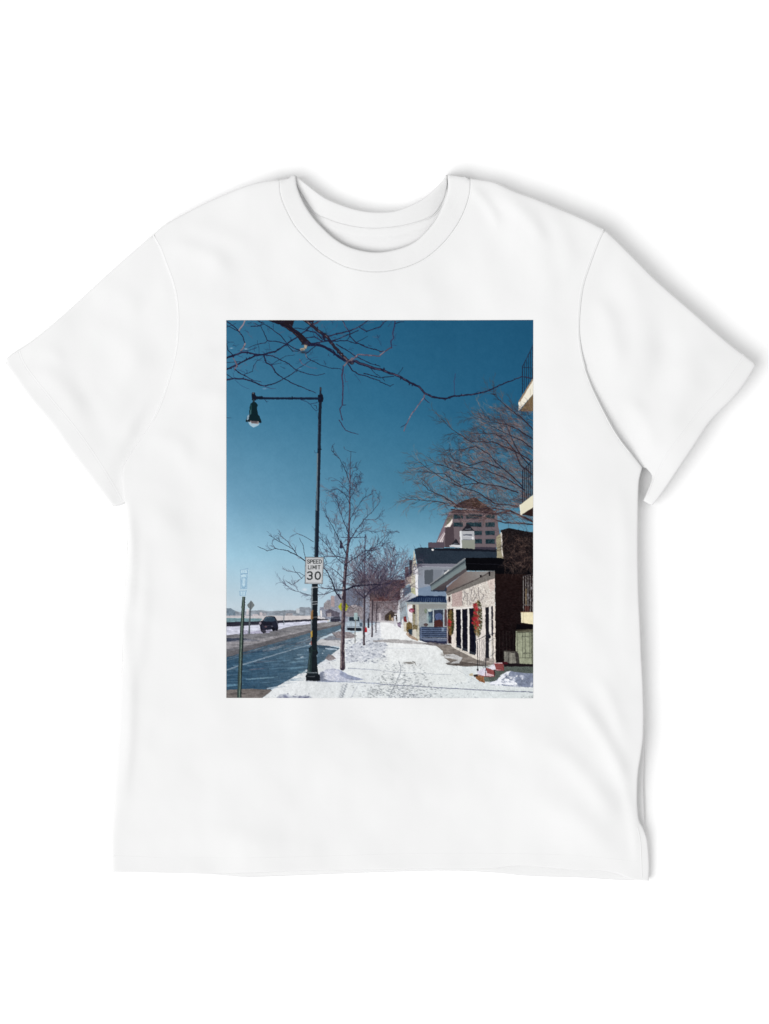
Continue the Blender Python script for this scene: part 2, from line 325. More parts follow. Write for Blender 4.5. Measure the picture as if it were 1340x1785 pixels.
    soft(1340+430, 2600, 18, 40, (150,190,186), .6)
    # blue awning
    P(q4([(218,808),(262,782),(338,750),(575,755),(580,812)]), (24,38,66), 1, 10, 6)
    for i in range(20):
        x = 262+i*16.5; a = .15+.5*math.exp(-((x-450)/120)**2)
        L(q4([(x, 770), (x+4, 804)]), 4, 6, (112,136,166), a)
    P(q4([(218,806),(580,810),(580,822),(240,822)]), (150,158,160))
    # pots and people-high planters by the houses
    P(q4([(120,930),(140,925),(142,1018),(124,1015)]), (206,206,212)); P(q4([(148,985),(180,980),(182,1030),(155,1022)]), (126,112,132), 1, 80, 6)
    P(q4([(188,960),(202,950),(206,1045),(192,1045)]), (226,226,228)); P(q4([(206,935),(228,930),(234,985),(208,975)]), (120,48,50), 1, 60, 6)
    P(q4([(205,985),(238,980),(235,1070),(208,1060)]), (206,198,182), 1, 20, 6)
    P(q4([(230,990),(255,980),(280,995),(282,1050),(240,1075),(228,1050)]), (108,90,54), 1, 70, 6); P(q4([(246,1045),(280,1040),(276,1104),(252,1104)]), (44,60,76))
    P(q4([(284,1005),(305,1000),(330,1010),(325,1060),(310,1070),(286,1050)]), (124,112,84), 1, 70, 6); P(q4([(286,1050),(318,1045),(318,1138),(290,1120)]), (214,208,196), 1, 16, 8)
    P(q4([(232,1068),(330,1130),(330,1146),(260,1120),(225,1085)]), (150,120,96), .7)
    # blue slatted fence
    P(q4([(345,1030),(355,1020),(583,1025),(585,1165),(400,1155),(345,1140)]), (50,62,86))
    for i in range(6):
        y = 1036+i*17; L(q4([(360, y), (578, y+2)]), 9, 9, (86,100,126) if i < 5 else (140,148,160)); L(q4([(360, y+8), (578, y+10)]), 4, 4, (30,38,60))
    P(q4([(355,1118),(580,1126),(580,1148),(380,1142)]), (104,114,136)); P(q4([(360,1140),(585,1150),(585,1172),(440,1168),(380,1155)]), (44,48,72))
    L(q4([(357,1022),(357,1135)]), 5, 5, (124,138,164)); L(q4([(583,870),(585,1165)]), 6, 6, (130,118,130)); P(q4([(536,1030),(560,1030),(560,1062),(536,1062)]), (128,144,164), .8)
    P(q4([(380,1172),(430,1155),(500,1162),(560,1172),(620,1180),(620,1200),(450,1185)]), (120,114,116), .9, 90, 5, 20)
    # ------------------------------------------------ wet pavement before the brick front
    P(q4([(480,1180),(620,1178),(1010,1320),(1010,1345),(900,1362),(660,1360),(560,1290),(545,1230)]), (128,120,114), 1, 36, 6, 40)
    for i in range(60):
        x = rnd.uniform(520,1000); y = rnd.uniform(1195,1365)
        soft(1340+x, 1650+y, rnd.uniform(15,50), rnd.uniform(3,8), rnd.choice(((150,142,134),(104,96,92),(200,200,200),(118,110,104))), .5)
    P(q4([(570,1335),(660,1318),(860,1345),(950,1362),(720,1368),(590,1352)]), (78,70,66), .75, 30, 5, 30)
    P(q4([(560,1265),(640,1258),(720,1290),(690,1340),(610,1340),(680,1310),(560,1290)]), (214,216,218), .75, 30, 6)
    L(q4([(580,1270),(640,1276)]), 7, 3, (80,76,76), .8); L(q4([(585,1345),(670,1350)]), 8, 3, (66,60,60), .8)
    # brick building: sunlit front
    def wall(pts): P(q4(pts), (210,203,194), 1, 56, 5)
    wall([(580,712),(1000,540),(1003,1345),(835,1305),(640,1205),(590,1160)])
    for i in range(1500):
        x = rnd.uniform(584, 1000); t = (x-580)/420
        y = rnd.uniform(712-172*t+50-60*t, 870)
        soft(1340+x, 1650+y, rnd.uniform(3,6), rnd.uniform(2,5), rnd.choice(((252,250,244),(172,158,154),(246,242,236),(220,208,200),(140,134,134))), .8)
    P(q4([(625,720),(718,690),(718,840),(628,850)]), (176,146,142), .5, 80, 6, 3)
    for i in range(9): L(q4([(632+i*9.5, 724-i*3), (632+i*9.5, 842)]), 3, 3, (128,96,100), .55)
    P(q4([(932,620),(1000,590),(1000,690),(960,720)]), (206,176,170), .35, 60, 5)
    P(q4([(596,758),(612,755),(612,806),(597,808)]), (60,42,40))
    for pts in ([(726,790),(738,742),(744,716)],[(730,760),(750,752)],[(759,735),(762,780),(757,828)],[(759,735),(776,728)],[(792,697),(797,725),(787,764)],[(803,768),(798,798)],[(833,764),(818,790),(806,800)],[(856,679),(861,707),(856,735),(861,753),(870,790)],
                [(841,735),(833,772)],[(899,735),(904,753),(889,772),(882,794)],[(790,809),(792,828)],[(875,715),(884,735)],[(716,800),(722,836)],[(775,790),(780,826)],[(820,700),(828,728),(815,752)],[(915,700),(925,722)]):
        L(q4(pts), 7, 4.5, (112,106,106), .8); L([(x+5, y+2) for x, y in q4(pts)], 3, 3, (176,170,168), .6)
    for i in range(16): twig(1340+rnd.uniform(720,930), 1650+rnd.uniform(700,830), rnd.uniform(0,6.3), rnd.uniform(15,35), 3, (140,132,134), 1, al=.4)
    for k in range(11):                      # courses of the painted brick
        L(q4([(600, 742+k*12), (1000, 640+k*20)]), 1.6, 1.6, (168,158,152), .45)
    # shaded soffit and eave
    P(q4([(560,700),(745,545),(950,535),(1000,535),(1000,598),(930,622),(590,752)]), (104,98,96), 1, 20, 8)
    G(q4([(570,690),(745,540),(950,535),(900,580),(580,712)]), (110,92,88), (138,136,134), (1910,2330), (2250,2190), 8, 8)
    L(q4([(590,722),(760,648),(880,590),(950,548)]), 7, 7, (62,54,54), .8)
    P(q4([(1000,536),(1000,600),(800,668),(590,752),(590,728),(960,560)]), (118,114,110), .85, 34, 6)
    P(q4([(945,540),(962,540),(960,580),(948,578)]), (20,18,22)); P(q4([(868,572),(888,568),(884,590),(870,592)]), (32,28,30))
    P(q4([(440,700),(580,655),(580,715),(450,715)]), (46,54,70))
    P(q4([(440,672),(448,650),(736,430),(748,470),(746,515),(452,706)]), (98,110,114))
    P(q4([(460,700),(746,500),(750,540),(580,665),(560,705)]), (74,66,68), .9)
    P(q4([(444,695),(448,676),(744,470),(746,512),(452,708)]), (118,130,132))
    L(q4([(442,648),(560,560),(738,428)]), 11, 11, (134,138,142)); L(q4([(440,660),(560,578),(735,455)]), 10, 12, (62,68,76)); L(q4([(560,560),(600,528)]), 10, 9, (226,224,222), .9)
    # doors and windows of the front
    P(q4([(590,868),(640,862),(642,1170),(592,1170)]), (40,24,26)); P(q4([(640,870),(662,872),(662,1205),(625,1195),(622,1110)]), (226,216,208), 1, 30, 6)
    for a, b, t, bt, bb in ((662,700,872,1200,1214),(716,756,868,1228,1240),(778,822,862,1256,1270)):
        P(q4([(a,t),(b+6,t-3),(b+10,bb),(a+2,bt)]), (18,18,30), 1, 14, 10)
        P(q4([(b+4,t-8),(b+16,t-8),(b+22,bb+8),(b+8,bb)]), (230,226,222))
        P(q4([(a,bt-25),(b+8,bb-22),(b+10,bb),(a,bt)]), (60,66,74), .7)
    P(q4([(822,870),(835,870),(838,1262),(826,1264)]), (28,34,50))
    L(q4([(655,868),(820,850)]), 12, 12, (232,228,224))
    P(q4([(890,850),(918,848),(918,1320),(880,1310),(850,1300),(838,1260),(836,1120)]), (222,214,208), 1, 34, 6)
    P(q4([(917,852),(948,845),(950,1315),(920,1322)]), (28,28,36), 1, 16, 8); P(q4([(950,845),(966,843),(968,1320),(952,1318)]), (224,220,216))
    P(q4([(968,843),(985,840),(988,1100),(970,1100)]), (48,46,56)); L(q4([(950,962),(986,958)]), 5, 5, (190,184,180))
    P(q4([(985,840),(1003,838),(1006,1345),(988,1340)]), (226,216,206), 1, 40, 5)
    P(q4([(905,1290),(1000,1300),(1000,1345),(905,1330)]), (150,140,134), .7, 40, 5)
    # wreaths
    def wreath(cx, cy, rx, ry, reds, sr):
        for i in range(620):
            a = rnd.uniform(0, 6.283); r = math.sqrt(rnd.random())
            x = cx+math.cos(a)*r*rx; y = cy+math.sin(a)*r*ry
            lt = (x-cx)/rx < .15
            soft(1340+x, 1650+y, 5, 5, rnd.choice(((110,88,52),(86,80,46),(128,92,56),(60,66,36),(140,112,70)) if lt else ((44,46,28),(60,64,36),(34,34,26),(84,76,46))), .85)
        for x, y, s in reds:
            for k in range(9): soft(1340+x+rnd.gauss(0, s*.4), 1650+y+rnd.gauss(0, s*.4), s*.5, s*.5, rnd.choice(((172,32,50),(206,48,62),(120,24,36),(96,60,40))), .75)
    wreath(852, 950, 38, 162, [(826,838,20),(845,870,20),(832,905,18),(848,930,20),(822,955,26),(845,975,22),(810,990,16),(850,1000,16),(835,1030,10),(828,825,14)], 0)
    wreath(618, 985, 26, 112, [(603,985,20),(607,1010,16),(600,965,12),(606,1045,9)], 0)
    # black fascia and shaded brick side
    P(q4([(742,420),(1075,420),(1340,430),(1340,600),(1000,560),(998,534),(750,534)]), (10,10,14))
    L(q4([(750,470),(1000,478),(1100,490)]), 3, 3, (34,34,42))
    G(q4([(1000,560),(1340,565),(1340,1360),(1006,1345)]), (30,20,20), (20,14,16), (2350,2300), (2500,2900), 14, 5, 12)
    for i in range(260):
        soft(1340+rnd.uniform(1010,1240), 1650+rnd.uniform(580,1330), rnd.uniform(6,14), 2.5, rnd.choice(((56,34,32),(16,10,12),(46,30,32))), .5)
    # tree clad dark mass at right behind the roof
    P(q4([(1050,180),(1120,160),(1250,185),(1340,200),(1340,560),(1100,440),(1060,420)]), (27,23,25), 1, 30, 6)
    P(q4([(1010,240),(1060,200),(1072,425),(1018,420)]), (156,150,126), 1, 20, 8); L(q4([(1056,205),(1062,300),(1058,350),(1070,410)]), 11, 8, (226,220,212))
    for i in range(260):
        x = rnd.uniform(1075, 1340); y = rnd.uniform(190, 500)
        twig(1340+x, 1650+y, rnd.uniform(-.4, 3.2), rnd.uniform(40, 130), 3.5, rnd.choice(((92,72,64),(24,18,20),(120,98,88),(60,46,44),(18,14,18),(30,22,24))), 1, .5, .5)
    # pots, door, railings of the porch at right
    P(q4([(1180,1060),(1340,1040),(1340,1350),(1210,1345),(1180,1250)]), (150,154,132), 1, 14, 8)
    P(q4([(1178,1050),(1340,1030),(1340,1062),(1200,1066)]), (70,66,54), .8)
    L(q4([(1322,1070),(1324,1340)]), 7, 7, (42,40,36)); 
    for x in (1195,1240,1262,1300,1312): L(q4([(x,1070),(x+2,1290)]), 4, 4, (60,62,54), .9)
    L(q4([(1235,1105),(1305,1102)]), 4, 4, (60,62,54)); L(q4([(1240,1250),(1310,1250)]), 4, 4, (60,62,54)); L(q4([(1180,1072),(1340,1066)]), 5, 5, (52,52,46)); L(q4([(1180,1290),(1330,1292)]), 4, 4, (70,70,60))
    for i in range(26): L(q4([(1205+i*5, 1120+i*4), (1225+i*5, 1108+i*4)]), 1.5, 1.5, (140,140,118), .5)
    for x in (1040,1070,1100,1130,1160): L(q4([(x,1060),(x,1300)]), 3, 3, (62,60,56), .55)
    P(q4([(1078,1232),(1135,1232),(1130,1335),(1082,1335)]), (112,110,104), 1, 16, 8); P(q4([(1130,1236),(1200,1240),(1212,1290),(1205,1345),(1125,1340)]), (122,120,112), 1, 16, 8)
    P(q4([(1175,1240),(1205,1250),(1214,1345),(1185,1345)]), (40,36,36), .8); L(q4([(1090,1240),(1086,1330)]), 10, 10, (138,136,126), .7); L(q4([(1146,1244),(1140,1335)]), 13, 13, (150,148,136), .7); L(q4([(1122,1240),(1118,1334)]), 7, 7, (56,52,50), .8); E(2505, 2890, 34, 7, (60,56,54), .9); E(2447, 2884, 24, 6, (70,66,62), .9); L(q4([(1078,1290),(1200,1292)]), 3, 3, (84,82,78)); L(q4([(1080,1234),(1198,1238)]), 6, 6, (74,70,66))
    P(q4([(1225,895),(1340,890),(1340,1000),(1235,985)]), (230,220,186), 1, 10, 8); L(q4([(1228,900),(1232,985)]), 5, 5, (236,230,204)); L(q4([(1244,900),(1246,985)]), 3, 3, (150,142,118), .7)
    L(q4([(1225,893),(1340,893)]), 6, 6, (120,92,72)); P(q4([(1190,1000),(1340,1005),(1340,1040),(1180,1045)]), (12,10,14))
    for x in (1248,1268,1288,1308,1326): L(q4([(x,578),(x,890)]), 4.5, 4.5, (150,146,144), .95)
    L(q4([(1245,582),(1340,556)]), 6, 6, (70,66,70)); L(q4([(1248,830),(1340,830)]), 4, 4, (130,126,124))
    for i in range(40): E(1340+rnd.uniform(1255,1330), 1650+rnd.uniform(590,800), 5, 9, rnd.choice(((96,92,96),(150,150,156),(40,34,36))), .6)
    P(q4([(1265,690),(1275,690),(1275,830),(1265,830)]), (150,130,100), .7); P(q4([(1258,840),(1300,840),(1300,886),(1258,886)]), (84,40,34), .6)
    # steps
    P(q4([(1000,1352),(1340,1360),(1340,1420),(1080,1480),(960,1500),(900,1500),(905,1400)]), (112,122,114))
    for i in range(46):
        x = 890+i*10
        L(q4([(x, 1360), (x+75, 1500)]), 3, 3, (50,56,54), .85); L(q4([(x+75, 1360), (x, 1500)]), 3, 3, (50,56,54), .85)
    P(q4([(880,1250),(910,1330),(1075,1340),(1075,1395),(990,1400),(990,1450),(900,1450),(840,1440),(845,1405)]), (0,0,0), 0)
    P(q4([(1075,1335),(1340,1345),(1340,1366),(1080,1366)]), (26,20,24))
    P(q4([(905,1398),(1000,1400),(1000,1452),(920,1448)]), (60,30,34)); P(q4([(990,1335),(1075,1338),(1080,1402),(1000,1395)]), (132,70,70), 1, 24, 7)
    P(q4([(920,1375),(990,1400),(995,1452),(915,1448)]), (134,72,72), 1, 24, 7)
    P(q4([(845,1410),(915,1376),(940,1440),(905,1452),(850,1430)]), (210,206,220), 1, 30, 8); P(q4([(940,1378),(990,1342),(1010,1390),(985,1400)]), (222,216,226), 1, 20, 8)
    P(q4([(915,1418),(990,1440),(990,1452),(900,1450)]), (226,200,206), .8); L(q4([(992,1340),(1075,1336)]), 6, 6, (222,196,200)); L(q4([(1010,1396),(1070,1402)]), 6, 4, (206,170,176))
    L(q4([(850,1435),(910,1455),(995,1455)]), 6, 6, (120,60,62)); L(q4([(1000,1402),(1080,1406)]), 6, 6, (60,22,28)); P(q4([(1060,1330),(1110,1325),(1115,1345),(1075,1348)]), (66,22,30))
    P(q4([(840,1440),(905,1455),(912,1512),(870,1500),(830,1465)]), (138,96,66), 1, 60, 6); P(q4([(812,1440),(850,1432),(852,1452),(822,1460)]), (50,40,40)); P(q4([(778,1430),(810,1425),(812,1450),(782,1448)]), (200,188,160))
    # stair railing
    L(q4([(838,1140),(930,1095),(1003,1075)]), 5, 5, (48,50,62)); L(q4([(848,1150),(852,1400)]), 6, 6, (38,38,44)); L(q4([(922,1110),(920,1450)]), 6, 6, (44,44,52)); E(2292, 2758, 14, 17, (26,28,38))
    for x in (868,888,905,985): L(q4([(x,1130),(x,1360)]), 3.5, 3.5, (60,62,70), .85)
    L(q4([(985,1080),(980,1300)]), 4, 4, (60,60,66)); L(q4([(925,1160),(1000,1120)]), 3, 3, (60,62,72)); L(q4([(960,1280),(1000,1240)]), 3, 3, (60,62,72))
    E(2192, 3046, 9, 11, (36,34,40))
    # heap of snow at right
    P(q4([(950,1505),(1010,1490),(1060,1440),(1100,1410),(1140,1405),(1180,1415),(1340,1430),(1340,1550),(1240,1548),(1180,1548),(1060,1530),(960,1528)]), (128,136,156), 1, 22, 9)
    P(q4([(950,1510),(1020,1488),(1062,1440),(1098,1412),(1140,1405),(1110,1440),(1080,1470),(1120,1475),(1180,1500),(1200,1520),(1140,1530),(1060,1520),(960,1525)]), (232,234,242), 1, 24, 9)
    for x, y, rx, ry, d in ((1100,1440,26,8,1),(1075,1500,26,10,1),(1140,1460,20,10,0),(1165,1480,14,20,0),(1230,1450,24,10,0),(1200,1440,20,26,1),(1150,1500,22,12,0),(1250,1525,40,10,1),(1320,1520,16,22,0),(1180,1535,40,8,0),(1240,1470,12,14,0),(1130,1500,14,6,1),(1290,1480,30,40,1)):
        soft(1340+x, 1650+y, rx, ry, (112,120,142) if d else (236,238,246), .8)
    for i in range(60):
        x = rnd.uniform(1000, 1335); y = rnd.uniform(1425+abs(x-1140)*.12, 1535); a = rnd.uniform(-.9, .9); l = rnd.uniform(8, 34); lit = rnd.random() < (.75 if x < 1170 else .4)
        P(q4([(x, y), (x+l*math.cos(a), y+l*math.sin(a)), (x+l*.6, y+l*.5), (x-l*.2, y+l*.3)]), (244,246,250) if lit else (112,120,138), .7)
    P(q4([(940,1530),(1340,1548),(1340,1572),(1000,1556)]), (222,226,228), .8, 14, 8)
    for i in range(14): soft(1340+rnd.uniform(1200,1330), 1650+rnd.uniform(1620,1645), 8, 5, (120,124,126), .5)
    # balconies, upper right
    P(q2([(1205,795),(1205,720),(1335,505),(1335,640)]), (236,230,214)); P(q2([(1215,795),(1260,735),(1335,640),(1335,795)]), (116,98,74), 1, 24, 8)
    P(q2([(1203,715),(1330,505),(1335,520),(1220,712)]), (150,128,104)); L(q2([(1305,600),(1308,655)]), 4, 4, (190,180,160))
    L(q2([(1238,412),(1335,215)]), 6, 6, (38,38,56)); L(q2([(1240,412),(1240,640)]), 7, 7, (30,32,50)); L(q2([(1242,412),(1335,418)]), 5, 5, (40,42,62)); L(q2([(1240,495),(1335,500)]), 3, 3, (50,52,72))
    for i in range(5):
        x = 1256+i*18; L(q2([(x, 412-(x-1238)*2.0+10), (x, 640-(x-1240)*1.5)]), 4.6, 4.6, (30,32,46), .95)
    L(q2([(1325,430),(1330,500)]), 9, 9, (24,24,40))
    # ------------------------------------------------ brown bush like tree at right
    C1 = [(84,66,68),(112,90,86),(62,50,56),(150,124,118),(46,38,46)]
    mains = [[(1335,960),(1240,860),(1150,790),(1080,735),(990,650)], [(1335,1040),(1200,950),(1080,905),(930,885),(870,850)], [(1335,1130),(1250,1060),(1150,1010),(1040,960),(960,920)],
             [(1320,1230),(1200,1160),(1100,1110),(980,1060),(790,1060),(640,960),(530,860)], [(1300,1260),(1230,1190),(1150,1040),(1090,900)],
             [(1240,1450),(1140,1350),(1030,1260),(950,1170),(830,1100),(700,1130),(580,1135)], [(1260,1480),(1100,1380),(930,1310),(760,1280),(620,1240)],
             [(1200,1620),(1000,1600),(850,1500),(720,1460),(540,1380),(400,1280),(350,1240)], [(1200,1500),(1050,1450),(860,1420),(700,1440),(560,1340),(330,1320)],
             [(1140,1660),(1000,1640),(820,1640),(680,1610),(500,1580),(260,1560)], [(680,1620),(560,1540),(420,1480),(370,1420)], [(860,1420),(720,1340),(560,1270),(450,1240)],
             [(1040,1290),(900,1230),(780,1270),(640,1210)], [(1320,1340),(1220,1260),(1180,1150),(1100,1050),(1000,990),(820,990)], [(1000,650),(960,640)]]
    for m in mains:
        mm = q2(m); pts = sub(mm, 30, 5)
        for i, (x, y) in enumerate(pts[2:], 2):
            dx = x-pts[i-1][0]; dy = y-pts[i-1][1]; a = math.atan2(dy, dx)
            for r in range(2):
                if rnd.random() < .8:
                    twig(x, y, a+rnd.choice((-1, 1))*rnd.uniform(.25, .8), rnd.uniform(45, 140), 3.6, rnd.choice(C1), 2, .38, .62, rnd.uniform(-.4, .2))
        twig(pts[-1][0], pts[-1][1], a, 110, 4, C1[0], 2, .4, .6)
    for i in range(900):
        x = 1340-rnd.random()**1.4*760; y = 780+rnd.random()*860
        if x < 900-(1640-y)*-.0 - (y-780)*.45: continue
        twig(1340+x, y, math.pi+rnd.uniform(-.1, 1.1), rnd.uniform(40, 110), 3.2, rnd.choice(C1), 2, .4, .5)
    for m in mains:
        L(sub(q2(m), 26, 3), 11, 3.5, (46,36,44), .95)
    for i in range(300): soft(1340+rnd.uniform(800,1330), rnd.uniform(720,1500), 14, 10, rnd.choice(((140,118,124),(120,92,92))), .16)
    L(q4([(620,0),(860,20),(1010,40),(1130,10),(1340,110)]), 8, 18, (50,36,40)); L(q4([(1000,90),(1080,115),(1200,120),(1340,130)]), 7, 13, (44,34,40)); L(q4([(640,40),(900,70),(1060,100)]), 3, 5, (80,58,60))
    for i in range(170):
        x = rnd.uniform(640, 1340); y = rnd.uniform(-90, 130)*(.55+.45*(x-640)/700)
        twig(1340+x, 1650+y, rnd.choice((math.pi, .3))+rnd.uniform(-.6, .8), rnd.uniform(40, 120), 3.5, rnd.choice(C1), 2, .4, .6)
    P(q2([(1238,1320),(1335,1230),(1335,1560),(1238,1600)]), (70,54,54), .25)
    L(q2([(1238,1310),(1335,1215)]), 6, 6, (28,28,44)); L(q2([(1240,1310),(1240,1600)]), 7, 7, (26,26,42))
    for i in range(5): L(q2([(1257+i*18, 1300-i*16), (1257+i*18, 1585-i*13)]), 4.6, 4.6, (24,22,30), .95)
    L(q2([(1240,1400),(1335,1340)]), 3.5, 3.5, (26,24,34), .9)
    P(q4([(1215,-40),(1240,-55),(1335,-130),(1335,0),(1225,48)]), (226,220,196)); L(q4([(1218,-38),(1224,45)]), 6, 6, (240,236,220)); P(q4([(1232,44),(1335,-20),(1335,62)]), (44,30,30))
    # ------------------------------------------------ street trees in the middle
    C2 = [(48,44,62),(66,58,74),(36,32,48),(108,98,108)]
    # distant second lamp
    L([(1212,1870),(1208,2050),(1205,2300),(1205,2500)], 9, 10, (56,60,84)); L([(1000,1892),(1220,1892)], 6, 6, (56,60,84))
    P([(988,1985),(992,1940),(1000,1905),(1010,1940),(1018,1985)], (40,44,64)); E(1003, 1985, 16, 5, (52,56,78))
    # clouds of twigs for distant trees
    for tx, ty, n, rx, ry, al in ((1215,2330,330,180,280,.65),(1290,2400,420,180,250,.65),(1360,2430,280,210,200,.6),(1450,2200,190,180,190,.6)):
        for i in range(n):
            a = rnd.uniform(-math.pi, .25); r = rnd.random()**.7
            x = tx+math.cos(a)*rx*r; y = ty+math.sin(a)*ry*r
            twig(x, y, math.atan2(y-ty-120, (x-tx)*1.4)+rnd.uniform(-.5, .5), rnd.uniform(30, 90), 3.2, rnd.choice(C2+[(120,102,112)]), 1, .5, al)
    for i in range(420):
        twig(rnd.uniform(1060,1540), rnd.uniform(2260,2560), rnd.uniform(-3.2,0), rnd.uniform(25,70), 3, rnd.choice(((66,58,64),(44,38,44),(112,98,98),(88,76,78))), 1, .5, .45)
    for pts, w in (([(1340,2300),(1440,2250),(1560,2140),(1640,2090)],5),([(1380,2330),(1480,2230),(1640,2180)],4),([(1290,2360),(1400,2300),(1560,2240),(1560,2320)],5),([(1250,2380),(1330,2310),(1430,2130),(1450,2060)],5),([(1400,2060),(1360,1960),(1250,1990)],4)):
        branch(pts, w, 2.5, (60,56,78)); 
        for p in pts[1:]:
            for r in range(4): twig(p[0], p[1], rnd.uniform(-1.8,.6), rnd.uniform(50,110), 3, rnd.choice(C2), 2, .4, .7)
    # trunks of the farther trees
    for x, t, b, w in ((1200,2400,2825,20),(1270,2440,2755,15),(1240,2560,2680,9),(1305,2470,2720,9)):
        L([(x+6,t),(x+2,(t+b)/2),(x,b)], w*.75, w, (62,54,62)); L([(x-w*.25,t+20),(x-w*.3,b-8)], w*.25, w*.3, (142,132,138), .7)
    branch([(1205,2420),(1260,2350),(1330,2310),(1420,2290)], 12, 4, (46,42,58)); branch([(1200,2420),(1130,2360),(1100,2290)], 10, 3, (56,50,66))
    P(q3([(1212,1030),(1216,1018),(1224,1030),(1228,1070),(1208,1070)]), (176,42,52)); P(q3([(1230,950),(1245,948),(1246,1030),(1232,1032)]), (38,40,50), .8)
    # main young tree
    trunk = [(1014,3030),(1014,2850),(1018,2700),(1022,2560),(1026,2440),(1028,2330),(1036,2200),(1048,2080),(1062,1950),(1070,1820),(1076,1650),(1078,1450),(1080,1300),(1086,1140)]
    ws = [44,36,34,33,34,30,28,24,20,16,12,9,6,3]
    for i in range(len(trunk)-1): seg(trunk[i], trunk[i+1], ws[i], ws[i+1], (56,46,56), 1)
    for i in range(4): seg((trunk[i][0]-ws[i]*.3, trunk[i][1]-4), (trunk[i+1][0]-ws[i+1]*.3, trunk[i+1][1]), ws[i]*.34, ws[i+1]*.34, (152,138,136), .7)
    for i in range(120): soft(1014+rnd.uniform(-14,14)+2, rnd.uniform(2440,3020), 4, 9, rnd.choice(((150,134,130),(36,28,38),(100,84,86))), .5)
    for i in range(7, 12): seg((trunk[i][0]-2, trunk[i][1]), (trunk[i+1][0]-2, trunk[i+1][1]), 5, 4, (150,130,142), .6)
    seg((1022,2330), (1008,2400), 12, 10, (206,196,196), .6); seg((1030,2180), (1024,2270), 8, 8, (180,168,172), .6); seg((1046,2080), (1036,2160), 6, 6, (170,160,170), .6)
    B = [([(1000,2430),(960,2380),(920,2270),(870,2180),(840,2150)],13,7), ([(1026,2350),(960,2350),(880,2340),(800,2330)],9,4), ([(1040,2350),(1130,2315),(1220,2310),(1340,2305)],14,8),
         ([(1034,2240),(1130,2180),(1200,2080),(1260,2030)],7,4), ([(1040,2130),(1110,2080),(1210,2010),(1340,1995)],9,4), ([(1046,2080),(980,2060),(900,2060),(850,2060)],7,4),
         ([(1050,2040),(1010,1960),(930,1800),(880,1720),(850,1660)],8,3), ([(1060,1960),(1100,1880),(1200,1740),(1280,1660),(1340,1580)],9,3), ([(1040,2140),(960,2070),(880,1960),(820,1900)],7,3),
         ([(1066,1860),(1010,1720),(980,1620),(950,1560)],7,3), ([(1070,1760),(1130,1640),(1210,1540),(1280,1510)],6,3), ([(1076,1600),(1040,1520),(970,1470),(910,1480)],5,3), ([(1078,1560),(1120,1480),(1160,1370)],5,3),
         ([(1078,1420),(1050,1330),(990,1210),(915,1130)],6,3), ([(1076,1500),(1020,1440),(980,1400)],4,2), ([(1080,1400),(1100,1320),(1150,1300)],3,2), ([(1086,1145),(1130,1150)],3,2), ([(1086,1150),(1050,1132)],3,2),
         ([(1000,2430),(985,2400),(960,2350)],5,3), ([(1034,2260),(970,2200),(900,2150)],6,3), ([(1028,2360),(940,2360),(850,2390),(740,2400),(560,2345)],6,3),
         ([(690,2100),(620,2050),(540,2010),(430,1990),(360,2010),(275,1972)],9,3), ([(620,2050),(540,1930),(450,1855)],6,3), ([(600,2010),(520,1960),(400,1890),(375,1875)],5,3), ([(690,2080),(670,1960),(640,1900)],5,3),
         ([(760,1930),(690,1890),(620,1860)],4,3), ([(690,2230),(640,2200),(540,2190)],4,2.5), ([(660,2250),(600,2190),(580,2140)],4,2.5), ([(680,2230),(620,2280),(570,2305),(520,2270)],4,3), ([(430,1990),(400,1950)],4,2),
         ([(1210,1740),(1300,1740),(1340,1700)],4,2), ([(1120,1900),(1200,1830),(1330,1840)],4,2), ([(1220,2030),(1340,1940),(1400,1870)],5,3), ([(850,2150),(880,2120),(820,2000)],4,2)]
    for pts, a, b in B:
        branch(pts, a, b, rnd.choice(((40,38,56),(50,44,62),(34,32,48))))
        p = sub(pts, 34, 4)
        far = pts[0][0] < 780
        for i in range(1, len(p)):
            ang = math.atan2(p[i][1]-p[i-1][1], p[i][0]-p[i-1][0])
            if rnd.random() < (.5 if far else .9):
                up = 1 if math.cos(ang) < 0 else -1
                twig(p[i][0], p[i][1], ang+up*rnd.uniform(.1, .9)*(1 if rnd.random() < .75 else -1), rnd.uniform(35, 80) if far else rnd.uniform(45, 125)*(.5+.5*min(1, (p[i][1]-1150)/700)), 3.2, rnd.choice(C2), 1 if far else 2, .5, .8)
    for i in range(90):
        y = rnd.uniform(1300, 2300); t = (y-1140)/1100; x = 1090-20*t+rnd.uniform(-1, 1)*(70+150*t)
        twig(x, y, -1.57+rnd.uniform(-1.2, 1.2), rnd.uniform(40, 90), 3, rnd.choice(C2), 2, .5, .7)
    # ------------------------------------------------ car on the road
    P(q3([(290,1000),(300,982),(318,965),(340,938),(372,926),(425,934),(440,960),(452,985),(455,1040),(445,1055),(405,1058),(398,1045),(350,1050),(320,1062),(300,1045)]), (34,36,50))
    P(q3([(322,968),(345,940),(415,940),(432,968),(400,975),(340,975)]), (50,66,82)); P(q3([(300,985),(345,980),(400,985),(405,1010),(300,1015)]), (28,28,40))
    L(q3([(345,930),(420,930)]), 5, 4, (150,154,160)); L(q3([(438,965),(450,1000)]), 5, 5, (90,92,102)); E(296, 2642, 10, 12, (170,160,172), .9); E(345, 2672, 12, 7, (120,96,102), .7); L(q3([(330,966),(350,944),(404,942)]), 4, 3, (96,116,130), .8); E(400, 2668, 8, 5, (130,126,134), .7); L(q3([(302,1012),(400,1014)]), 3, 3, (84,84,98), .7); E(440, 2690, 4, 8, (110,112,120), .7)
